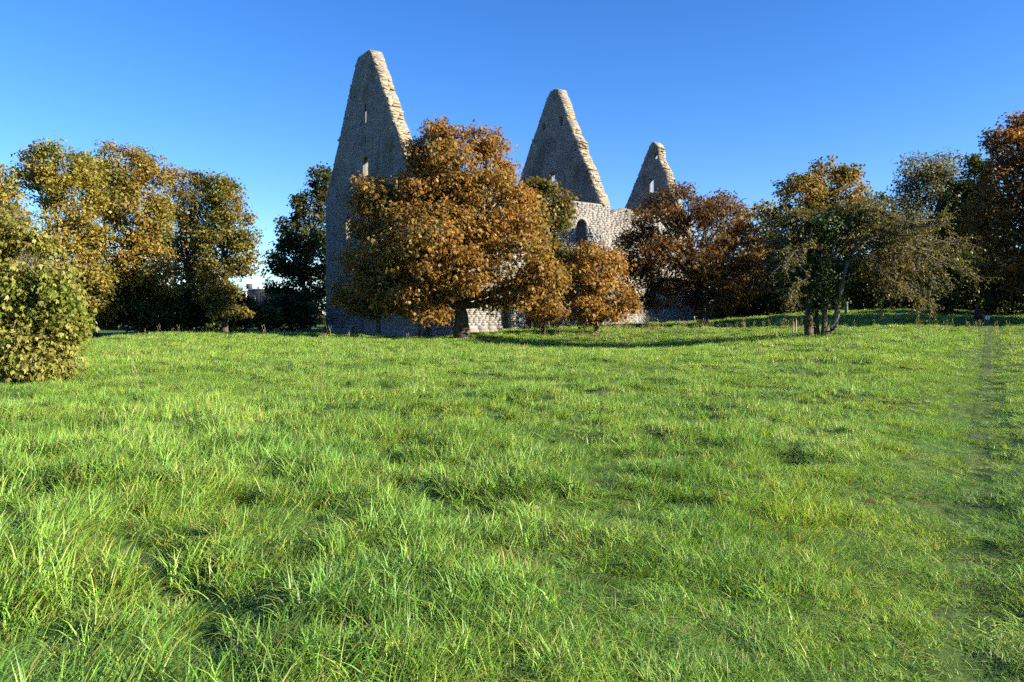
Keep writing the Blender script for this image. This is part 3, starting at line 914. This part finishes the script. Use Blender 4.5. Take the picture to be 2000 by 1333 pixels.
tree('maple_bush', 'sunlit yellow-green maple bush in the near left corner', 'bush', 19.0, 40,
     [(10, 478, 26, 48), (42, 488, 24, 48), (78, 505, 22, 50, .3), (114, 545, 20, 48, -.2), (-25, 470, 30, 60), (60, 530, 50, 50), (65, 570, 62, 60), (105, 610, 52, 60, .3), (20, 600, 70, 85), (112, 680, 45, 50, -.2), (50, 690, 70, 48, -.4), (-40, 620, 70, 110), (-20, 700, 60, 45), (130, 640, 32, 45)],
     17000, MAPLE_BIG, BUSH, trunk=0.04, seed=81, bark='bark_grey', stems=5, fork=0.3, shell=0.8, spread=0.16, gap=0.30, twigs=7, mix=0.45, clump=(9, .3, .5, 1.1), crown_name='foliage')

# far trees that close the horizon and read as one mass
rg = np.random.default_rng(88)
far_pos = []
for a0, a1, dd, pt, num in ((-700, 440, 96, 540, 10000), (430, 540, 150, 596, 1200), (530, 700, 120, 575, 2500), (1180, 1420, 118, 560, 3500), (1380, 1760, 108, 500, 9000), (1700, 2300, 92, 470, 12000)):
    px = rg.uniform(a0, a1, num); dv = dd + rg.uniform(-4, 6, num)
    topy = pt + (fbm(px * .02, px * 0 + dd, 19, 3) - .5) * 110
    X = (px - 1000) / FPX * dv; z0 = ground_z(X, dv)
    zt = EYE + (HOR - topy) / FPX * dv
    Z = z0 + (zt - z0) * rg.random(num) ** 1.1
    far_pos.append(np.stack([X, dv, np.maximum(Z, z0 + .05)], -1))
FP = np.concatenate(far_pos)
FD = norm(np.stack([rg.normal(size=len(FP)) * .5, -np.ones(len(FP)), rg.random(len(FP))], -1))
Nr, T = leaf_frames(FD, rg)
o = bpy.data.objects.new('distant_woodland', None); COL.objects.link(o)
tag(o, 'dark mass of distant trees closing the horizon behind the meadow', 'woodland', kind='stuff')
leaf_mesh('foliage', o, FP, Nr, T, palette_pick(FP, rg, [(.03, .045, .014), (.06, .07, .02), (.10, .085, .03), (.07, .06, .02)], 88, .2), (2, .9, .55, .40, .2), M['leaf'])

# ------------------------------------------------------------------ hawthorn
rg = np.random.default_rng(90)
HD = 41.0
hb = at(1605, 657, HD); hb[2] = gz(hb[0], hb[1])
haw = empty('hawthorn_tree', tuple(hb), 'gnarled sparse hawthorn with ivy-clad stems and one bare leaning trunk', 'tree')


def hp(px, py, dd=0.0):
    p = at(px, py, HD + dd)
    return p


STEMS = [('ivy_stem', [(1580, 659, 0), (1578, 625, 0), (1582, 580, .1), (1592, 530, .2), (1602, 480, .3), (1610, 440, .4)], .22, 'bark'),
         ('ivy_stem', [(1596, 659, .2), (1593, 620, .3), (1597, 580, .4), (1606, 530, .6), (1622, 470, .7), (1640, 430, .8)], .13, 'bark'),
         ('ivy_stem', [(1608, 659, 0), (1611, 620, -.1), (1610, 580, -.2), (1614, 530, -.4), (1628, 480, -.5), (1650, 440, -.6)], .14, 'bark'),
         ('bare_trunk', [(1606, 660, -.1), (1622, 652, -.1), (1632, 630, -.15), (1636, 600, -.2), (1641, 570, -.2), (1645, 545, -.2), (1655, 510, -.3), (1675, 480, -.4)], .19, 'bark_grey')]
for nm, pts, r, bk in STEMS:
    P = Parts()
    W = np.array([hp(*p) for p in pts]); W[0, 2] = gz(W[0, 0], W[0, 1]) - .15
    t = np.linspace(0, 1, len(W))
    tt = np.linspace(0, 1, 16)
    Ws = np.stack([np.interp(tt, t, W[:, c]) for c in range(3)], -1)
    for _ in range(2): Ws[1:-1] = (Ws[:-2] + 2 * Ws[1:-1] + Ws[2:]) / 4
    tube(P, Ws, r * (1 - .55 * tt + .35 * np.exp(-tt * 10)), 9, gnarl=.18)
    P.child(nm, haw, M[bk], True)
# main boughs fan out and arch over; twigs droop from them and carry small leaves
BOUGHS = [[(1660, 505), (1720, 470), (1790, 480), (1850, 505), (1888, 522)], [(1655, 500), (1730, 440), (1800, 430), (1845, 432)], [(1670, 480), (1740, 455), (1820, 465), (1882, 482)],
          [(1650, 520), (1700, 510), (1750, 540), (1790, 575), (1805, 600)], [(1660, 500), (1730, 500), (1800, 530), (1835, 558)], [(1640, 440), (1690, 410), (1740, 420), (1790, 440)],
          [(1630, 470), (1590, 440), (1550, 460), (1515, 490)], [(1620, 450), (1580, 420), (1545, 430), (1518, 450)], [(1620, 500), (1585, 475), (1550, 500), (1530, 540)],
          [(1610, 445), (1620, 420), (1650, 410), (1690, 412)], [(1610, 445), (1590, 425), (1570, 418), (1545, 430)], [(1640, 440), (1650, 415), (1680, 407), (1715, 417)],
          [(1645, 540), (1680, 530), (1705, 555), (1735, 580)], [(1600, 540), (1570, 540), (1548, 570), (1535, 600)], [(1650, 480), (1700, 460), (1760, 500), (1810, 520)],
          [(1635, 450), (1680, 430), (1730, 450), (1770, 480)], [(1640, 520), (1670, 505), (1720, 530), (1760, 560)], [(1640, 470), (1670, 440), (1700, 435), (1740, 445)]]
bp = Parts(); tips = []
for b_i, b in enumerate(BOUGHS):
    for rep in range(2):
        dd0 = rg.uniform(-2.2, 2.2)
        n = len(b)
        W = np.array([hp(px + rg.normal() * 5 * (rep > 0) * k, py + rg.normal() * 5 * (rep > 0) * k, dd0 * (k / (n - 1)) * 1.1) for k, (px, py) in enumerate(b)])
        t = np.linspace(0, 1, n); tt = np.linspace(0, 1, 12)
        Ws = np.stack([np.interp(tt, t, W[:, c]) for c in range(3)], -1)
        for _ in range(2): Ws[1:-1] = (Ws[:-2] + 2 * Ws[1:-1] + Ws[2:]) / 4
        Ws[2:] += rg.normal(size=(10, 3)) * .04
        tube(bp, Ws, np.linspace(.085, .016, 12), 5)
        for k in range(48):
            q = rg.uniform(.18, 1.0); p0 = np.array([np.interp(q, tt, Ws[:, c]) for c in range(3)])
            fwd = norm(Ws[min(int(q * 11) + 1, 11)] - Ws[max(int(q * 11) - 1, 0)])
            dr = norm(fwd * rg.uniform(.3, 1.0) + rg.normal(size=3) * np.array([.6, .8, .5]) + np.array([0, 0, rg.uniform(-.3, .5)]))
            L = rg.uniform(.4, 1.3)
            tw = p0 + dr * L * np.linspace(0, 1, 5)[:, None]; tw[:, 2] -= .22 * L * np.linspace(0, 1, 5) ** 2
            tw[1:] += rg.normal(size=(4, 3)) * .03
            tube(bp, tw, np.linspace(.018, .006, 5), 3)
            m = rg.integers(7, 15)
            qs = rg.uniform(.15, 1.05, m)
            tips.append(p0 + dr * (L * qs)[:, None] - np.array([0, 0, .22]) * L * (qs ** 2)[:, None] + rg.normal(size=(m, 3)) * .06)
bp.child('boughs', haw, M['bark_grey'], True)
LP = np.concatenate(tips)
D = norm(rg.normal(size=LP.shape)); Nr, T = leaf_frames(D, rg, .6, .3, .9)
leaf_mesh('leaves', haw, LP, Nr, T, palette_pick(LP, rg, [(.045, .07, .014), (.085, .10, .02), (.15, .14, .03), (.08, .075, .022), (.24, .19, .035)], 91), (1, 0, .13, .085, .25), M['leaf'])
ivy = [(1655, 428, 42, 26, 0), (1610, 440, 34, 24, -.4), (1588, 545, 42, 45, .2), (1580, 588, 15, 34, 0), (1610, 584, 11, 28, -.2), (1612, 535, 24, 40, -.3), (1580, 632, 7, 14, 0), (1645, 585, 14, 14, -.4), (1590, 490, 26, 28, 0), (1640, 535, 28, 34, .5), (1622, 470, 40, 30, .3)]
wl = world_lobes(ivy, HD)
P, D = crown_points(wl, 12000, rg, .7, .13, 6, 92, .2)
P[:, 2] = np.maximum(P[:, 2], gz(hb[0], hb[1]) + .05)
Nr, T = leaf_frames(D, rg, .4, .8, .6)
leaf_mesh('ivy', haw, P, Nr, T, palette_pick(P, rg, [(.014, .026, .007), (.025, .045, .010), (.045, .075, .014), (.075, .095, .022)], 93), (1, 0, .12, .10, .2), M['ivy'])

# ------------------------------------------------------------------ small built things
def simple_box(parent, name, c, size, mat, rot=0.0):
    sx, sy, sz = size
    V = np.array([[x, y, z] for z in (0, 1) for y in (-.5, .5) for x in (-.5, .5)], float) * [sx, sy, sz]
    R = np.array([[cos(rot), -sin(rot), 0], [sin(rot), cos(rot), 0], [0, 0, 1]])
    V = V @ R.T + np.asarray(c)
    return child(name, V, parent, quads=[[0, 2, 3, 1], [4, 5, 7, 6], [0, 1, 5, 4], [1, 3, 7, 5], [3, 2, 6, 7], [2, 0, 4, 6]], mat=mat)


# dark flat-roofed building far behind the left gap
BD = 125.0
c = at(505, 600, BD); c[2] = 0.5
bld = empty('flat_roofed_building', tuple(c), 'dark flat-roofed modern building glimpsed between the left trees', 'building')
topz = at(505, 566, BD)[2]
simple_box(bld, 'wall', (c[0] + 1.2, BD + 4, 0.3), (6.3, 8, topz - .3), M['dark_wall'])
simple_box(bld, 'side_wing', (c[0] - 4.6, BD + 5, 0.3), (5.0, 8, topz - 1.0), M['grey_paint'])
simple_box(bld, 'roof_edge', (c[0] + 1.2, BD + 4, topz + .004), (6.5, 8.2, .16), M['white_trim'])
simple_box(bld, 'corner_post', (c[0] - 2.05, BD - .1, 0.3), (.28, .3, topz - .31), M['white_trim'])
simple_box(bld, 'roof_hut', at(487, 566, BD + 3) * [1, 1, 0] + [0, 0, topz + .17], (.8, .8, .9), M['dark_wall'])
simple_box(bld, 'roof_vent', at(508, 566, BD + 3) * [1, 1, 0] + [0, 0, topz + .17], (.75, .6, .45), M['white_trim'])
for k in range(3):
    w = simple_box(bld, 'window', (c[0] - 1.0 + k * 2.0, BD - .02, topz - 2.2), (1.1, .08, 1.2), M['glass'])
    simple_box(w, 'window_sill', (c[0] - 1.0 + k * 2.0, BD - .08, topz - 2.28), (1.2, .12, .06), M['white_trim'])

# sign box on two legs and a dull red litter bin at the wood edge, grey post, wooden stakes
d = 50.0; p = at(1926, 640, d); zz = gz(p[0], d)
sg = empty('small_sign', (p[0], d, zz), 'small grey sign box on two legs at the dark wood edge', 'sign')
simple_box(sg, 'leg', (p[0] - .12, d, zz - .1), (.05, .05, .75), M['grey_paint'])
simple_box(sg, 'leg', (p[0] + .10, d, zz - .1), (.05, .05, .55), M['grey_paint'])
simple_box(sg, 'sign_box', (p[0] + .06, d - .02, zz + .42), (.24, .12, .22), M['white_trim'])
simple_box(sg, 'sign_face', (p[0] + .06, d - .083, zz + .47), (.13, .006, .11), M['grey_paint'])
p = at(1912, 636, 53.0); zz = gz(p[0], 53.0)
rb = empty('litter_bin', (p[0], 53.0, zz), 'dull red litter bin in shade beside the small sign', 'bin')
simple_box(rb, 'bin_body', (p[0], 53.0, zz + .18), (.42, .36, .62), M['red_paint'])
simple_box(rb, 'bin_lid', (p[0], 53.0, zz + .804), (.48, .42, .07), M['dark_wall'])
simple_box(rb, 'post', (p[0], 53.24, zz - .1), (.07, .07, 1.15), M['dark_wall'])
p = at(1653, 622, 60.0); zz = gz(p[0], 60.0)
gp = empty('marker_post', (p[0], 60.0, zz), 'short blue-grey marker post in shade right of the hawthorn trunks', 'post')
Pp = Parts(); tube(Pp, [(p[0], 60, zz - .2), (p[0], 60, zz + .4), (p[0], 60, zz + .9)], [.13, .13, .12], 10); Pp.child('shaft', gp, M['grey_paint'], True)
Pp = Parts(); tube(Pp, [(p[0], 60, zz + .9), (p[0], 60, zz + .96), (p[0], 60, zz + 1.02), (p[0], 60, zz + 1.04)], [.15, .15, .10, .002], 10); Pp.child('cap', gp, M['grey_paint'], True)
for k, (px, h, lab) in enumerate(((1549, .75, 'left pale wooden stake standing in grass near the hawthorn'), (1554, .95, 'taller pale wooden stake standing in grass near the hawthorn'))):
    d = 45.0 + k * .1; p = at(px, 640, d); zz = gz(p[0], d)
    e = empty('wooden_stake', (p[0], d, zz), lab, 'stake', 'pale stakes by the hawthorn')
    Pp = Parts(); tube(Pp, [(p[0], d, zz - .2), (p[0] + .01, d, zz + h * .5), (p[0] + .02, d, zz + h)], [.05, .045, .04], 7, gnarl=.2); Pp.child('shaft', e, M['wood'])
    Pp = Parts(); tube(Pp, [(p[0] + .02, d, zz + h), (p[0] + .022, d, zz + h + .05)], [.04, .003], 7); Pp.child('tip', e, M['wood'])

# ------------------------------------------------------------------ grass
def blade_clump(name, seed, n, length, width, radius, lean, segs=4, straw=0.12, curl=1.0):
    rg = np.random.default_rng(seed)
    V, Q, T, C = [], [], [], []
    base = 0
    for b in range(n):
        r = radius * math.sqrt(rg.random()); a = rg.random() * 2 * pi
        p0 = np.array([r * cos(a), r * sin(a), -0.02])
        L = length * rg.uniform(0.55, 1.2); w = width * rg.uniform(0.6, 1.25)
        az = rg.normal() * 0.9 if rg.random() < 0.7 else rg.random() * 2 * pi
        dirh = np.array([cos(az), sin(az), 0]); side = np.array([-sin(az), cos(az), 0])
        tw = rg.uniform(-1.2, 1.2)
        side = side * cos(tw) + dirh * sin(tw) * 0.8
        l0 = lean * rg.uniform(0.2, 1.0); cv = curl * rg.uniform(0.4, 1.7)
        t = np.linspace(0, 1, segs + 1)
        ang = l0 + cv * t ** 1.4
        st = L / segs
        pts = [p0]
        for k in range(segs):
            pts.append(pts[-1] + st * (dirh * sin(ang[k]) + np.array([0, 0, 1]) * cos(ang[k])))
        pts = np.array(pts); pts[:, 2] = np.maximum(pts[:, 2], -0.02)
        if rg.random() < straw:
            c = np.array([.42, .37, .13]) * rg.uniform(.6, 1.1)
        else:
            c = np.array([.142, .280, .048]) * rg.uniform(.45, 1.45) + np.array([.16, .11, .02]) * rg.random() ** 2
        ww = w * np.array([.8, 1.0, .85, .55, .0])[:segs + 1] if segs == 4 else w * np.linspace(1, 0, segs + 1)
        for k in range(segs):
            V += [pts[k] - side * ww[k] / 2, pts[k] + side * ww[k] / 2]
        V.append(pts[-1])
        for k in range(segs - 1):
            Q.append([base + 2 * k, base + 2 * k + 1, base + 2 * k + 3, base + 2 * k + 2])
        T.append([base + 2 * (segs - 1), base + 2 * (segs - 1) + 1, base + 2 * segs])
        C += [c] * (2 * segs + 1)
        base += 2 * segs + 1
    return bpy.data.objects.new(name, mesh_np(name, np.array(V), Q, T, col=np.array(C), mat=M['grass']))


def source(name, objs):
    c = bpy.data.collections.new(name)
    for o in objs: c.objects.link(o)
    return c


def instancer(name, coll, pos, rot, scl, idx, label, cat='grass'):
    me = bpy.data.meshes.new(name)
    n = len(pos)
    me.vertices.add(n); me.vertices.foreach_set('co', np.ascontiguousarray(pos, np.float32).ravel())
    for nm, arr in (('rot', rot), ('scl', scl)):
        a = me.attributes.new(nm, 'FLOAT_VECTOR', 'POINT'); a.data.foreach_set('vector', np.ascontiguousarray(arr, np.float32).ravel())
    a = me.attributes.new('idx', 'INT', 'POINT'); a.data.foreach_set('value', np.ascontiguousarray(idx, np.int32))
    me.materials.append(M['grass'])
    o = obj(name, me)
    ng = bpy.data.node_groups.new(name + '_scatter', 'GeometryNodeTree')
    ng.interface.new_socket('Geometry', in_out='INPUT', socket_type='NodeSocketGeometry')
    ng.interface.new_socket('Geometry', in_out='OUTPUT', socket_type='NodeSocketGeometry')
    gi = ng.nodes.new('NodeGroupInput'); go = ng.nodes.new('NodeGroupOutput')
    ci = ng.nodes.new('GeometryNodeCollectionInfo'); ci.inputs['Collection'].default_value = coll
    ci.inputs['Separate Children'].default_value = True; ci.inputs['Reset Children'].default_value = True
    ip = ng.nodes.new('GeometryNodeInstanceOnPoints'); ip.inputs['Pick Instance'].default_value = True

    def named(nm, typ):
        a = ng.nodes.new('GeometryNodeInputNamedAttribute'); a.data_type = typ; a.inputs['Name'].default_value = nm
        return a.outputs['Attribute']
    L = ng.links
    L.new(gi.outputs[0], ip.inputs['Points']); L.new(ci.outputs[0], ip.inputs['Instance'])
    L.new(named('idx', 'INT'), ip.inputs['Instance Index'])
    L.new(named('rot', 'FLOAT_VECTOR'), ip.inputs['Rotation']); L.new(named('scl', 'FLOAT_VECTOR'), ip.inputs['Scale'])
    L.new(ip.outputs[0], go.inputs[0])
    md = o.modifiers.new('scatter', 'NODES'); md.node_group = ng
    return tag(o, label, cat, kind='stuff')


def in_ruin(x, y):
    rx = x - CN[0]; ry = y - CN[1]
    u = rx * EU[0] + ry * EU[1]; v = rx * EV[0] + ry * EV[1]
    return ((u > -.3) & (u < 20.3) & (v > -.3) & (v < 18)) | ((u > 19) & (u < 34) & (v > 1.7) & (v < 12.3))


def scatter(r0, r1, dens, half, seed):
    rg = np.random.default_rng(seed)
    n = int(dens * half * (r1 * r1 - r0 * r0))
    r = np.sqrt(rg.uniform(r0 * r0, r1 * r1, n)); th = rg.uniform(-half, half, n)
    x = r * np.sin(th); y = r * np.cos(th)
    k = ~in_ruin(x, y)
    return x[k], y[k], rg


def grass_height(x, y):
    pd = path_dist(x, y)
    left = smooth(-0.5, -3.4, pd)                       # 0 at the path, 1 in the uncut meadow
    tall = 0.145 + 0.07 * smooth(2.0, -5.0, x) * smooth(20, 6, y)
    n = 0.42 + 1.05 * smooth(.34, .64, fbm(x * 2.2, y * 2.2, 41, 3)) * (0.75 + 0.5 * fbm(x * .3, y * .3, 42, 2))
    h = (0.085 + (tall - 0.085) * left) * n
    h *= 1 - 0.58 * np.exp(-(pd / 0.6) ** 2)
    return h


near_src = source('tall_grass_clumps', [blade_clump('grass_tuft', 300 + k, 56, 0.29, 0.0090, 0.10, 0.65, 4, (.05, .09, .14, .24, .06, .10)[k], 1.75) for k in range(6)])
mid_src = source('meadow_grass_clumps', [blade_clump('grass_tuft', 320 + k, 50, 0.28, 0.015, 0.17, 0.6, 3, (.05, .08, .12, .15, .06)[k], 1.4) for k in range(5)])
far_src = source('far_grass_clumps', [blade_clump('grass_tuft', 340 + k, 46, 0.28, 0.026, 0.34, 0.45, 2, .10, .8) for k in range(4)])
short_src = source('short_grass_clumps', [blade_clump('grass_tuft', 360 + k, 90, 0.22, 0.010, 0.20, 0.8, 3, .09, 1.3) for k in range(4)])


def lay(name, label, src, nsrc, bands, seed, mode, ref=0.26):
    X, Y = [], []
    for (r0, r1, dens, half) in bands:
        x, y, rg = scatter(r0, r1, dens, half, seed + int(r0 * 7)); X.append(x); Y.append(y)
    x = np.concatenate(X); y = np.concatenate(Y); rg = np.random.default_rng(seed)
    pd = path_dist(x, y)
    if mode == 'tall':
        k = rg.random(len(x)) < smooth(-0.55, -1.8, pd) * (0.6 + 0.4 * smooth(.33, .48, fbm(x * 1.6, y * 1.6, 43, 2)))
    elif mode == 'short':
        k = (rg.random(len(x)) < smooth(-2.2, -0.8, pd)) & (rg.random(len(x)) < 1 - .45 * np.exp(-(pd / .3) ** 2))
    else:
        k = rg.random(len(x)) < 1 - 0.6 * np.exp(-(pd / 0.4) ** 2)
    x, y, pd = x[k], y[k], pd[k]
    n = len(x)
    h = grass_height(x, y) / ref
    yaw = (fbm(x * 0.5, y * 0.5, 55, 2) - 0.5) * 4.2 + 0.45 + rg.normal(size=n) * 0.5
    yaw = yaw + rg.uniform(-pi, pi, n) * (rg.random(n) < (0.25 + 0.35 * smooth(-3, 0, pd)))
    tl = rg.normal(size=(n, 2)) * 0.12
    rot = np.stack([tl[:, 0], tl[:, 1], yaw], -1)
    wid = (0.75 + 0.5 * rg.random(n)) * np.clip(h, 0.55, 1.3) ** 0.5
    scl = np.stack([wid, wid, h * rg.uniform(.8, 1.25, n)], -1)
    pos = np.stack([x, y, mesh_z(x, y) - 0.005], -1)
    return instancer(name, src, pos, rot, scl, rg.integers(0, nsrc, n), label)


lay('near_meadow_grass', 'long uncut grass bending over in the foreground', near_src, 6, [(0.8, 5, 150, .95), (5, 9.5, 105, .85)], 500, 'tall')
lay('middle_meadow_grass', 'uncut meadow grass across the middle of the meadow', mid_src, 5, [(9.5, 20, 42, .82), (20, 27, 30, .78)], 510, 'tall')
lay('trodden_short_grass', 'short trodden grass on both sides of the footpath', short_src, 4, [(0.8, 6, 150, .95), (6, 14, 95, .85), (14, 27, 42, .80)], 520, 'short', 0.20)
lay('far_meadow_grass', 'distant meadow grass below the ruin and the trees', far_src, 4, [(27, 45, 13, .76), (45, 72, 7.5, .74)], 530, 'all')


# seed heads standing over the grass along the far crest
def stem_clump(name, seed):
    rg = np.random.default_rng(seed); P = Parts()
    for b in range(5):
        a = rg.random() * 6.28; p = np.array([rg.normal() * .12, rg.normal() * .12, 0]); L = rg.uniform(.5, .95)
        t = np.linspace(0, 1, 5)[:, None]
        pts = p + np.array([cos(a) * .22, sin(a) * .22, 0]) * L * t ** 2 + np.array([0, 0, L]) * t
        c = np.array([.30, .27, .13]) * rg.uniform(.7, 1.2)
        tube(P, pts, [.006, .006, .005, .004, .003], 3, c)
        hd = np.stack([pts[-1] + (pts[-1] - pts[-2]) * q for q in (-.5, 0, .4, .7)])
        tube(P, hd, [.003, .011, .009, .002], 4, c * 1.1)
    a = P.arrays()
    return bpy.data.objects.new(name, mesh_np(name, a['V'], a['quads'], col=a['col'], mat=M['grass']))


stem_src = source('seed_stem_clumps', [stem_clump('seed_stem', 600 + k) for k in range(4)])
rg = np.random.default_rng(611)
sx = np.concatenate([rg.uniform(1, 20, 210), rg.uniform(-24, -10, 18), rg.uniform(17, 28, 30), rg.uniform(-12, 10, 14)])
sy = np.concatenate([rg.uniform(49, 57, 210), rg.uniform(44, 54, 18), rg.uniform(41.5, 45, 30), rg.uniform(14, 44, 14)])
k = ~in_ruin(sx, sy); sx, sy = sx[k], sy[k]; n = len(sx)
instancer('grass_seed_stems', stem_src, np.stack([sx, sy, ground_z(sx, sy)], -1), np.stack([0 * sx, 0 * sx, rg.uniform(0, 6.28, n)], -1),
          np.repeat(rg.uniform(.4, .85, (n, 1)), 3, 1), rg.integers(0, 4, n), 'pale dry seed stems standing above the grass')

# fallen leaves lying on the grass
FL = [(1700, 951, 'brown curled fallen leaf lying beside the footpath grass', (.11, .065, .025), .045), (742, 868, 'orange fallen leaf on the middle of the meadow', (.18, .095, .03), .03),
      (195, 858, 'orange-brown fallen leaf on the left meadow', (.16, .09, .03), .034), (1420, 977, 'small dark fallen leaf left of the brown curled leaf', (.10, .06, .025), .02),
      (1960, 1266, 'brown fallen leaf on the trodden grass in the lower right corner', (.11, .065, .025), .02), (1048, 1000, 'pale dry leaf among the foreground grass', (.42, .36, .24), .022)]
for lab_i, (px, py, lab, c, s) in enumerate(FL):
    d = 1.45 * FPX / (py - HOR); p = at(px, py, d); zz = gz(p[0], d)
    hh = float(grass_height(np.array([p[0]]), np.array([d]))[0])
    e = empty('fallen_leaf', (p[0], d, zz + hh * .75), lab, 'fallen leaf', 'fallen leaves on the grass')
    rg = np.random.default_rng(700 + lab_i)
    ang = np.linspace(0, 2 * pi, 15)[:-1]; rad = s * (0.75 + 0.35 * np.cos(ang * 5) * 0.6)
    rim = np.stack([rad * np.cos(ang) * 1.25, rad * np.sin(ang), (rad / s) ** 2 * s * .35 * np.abs(np.sin(ang))], -1)
    V = np.concatenate([[[0, 0, 0]], rim]) @ np.array([[1, 0, 0], [0, .75, .65], [0, -.65, .75]])
    T = [[0, k + 1, (k + 1) % 14 + 1] for k in range(14)]
    obj('blade', mesh_np('fallen_leaf_blade', V, None, T, col=np.tile(c, (15, 1)) * rg.uniform(.7, 1.2, (15, 1)), mat=M['leaf']), e)
    P = Parts(); tube(P, [(-.2 * s, 0, 0), (-1.2 * s, 0, .1 * s), (-2.0 * s, .2 * s, .05 * s)], [.003, .0025, .002], 4, np.array(c) * .6)
    a = P.arrays(); obj('stalk', mesh_np('fallen_leaf_stalk', a['V'], a['quads'], col=a['col'], mat=M['leaf']), e)
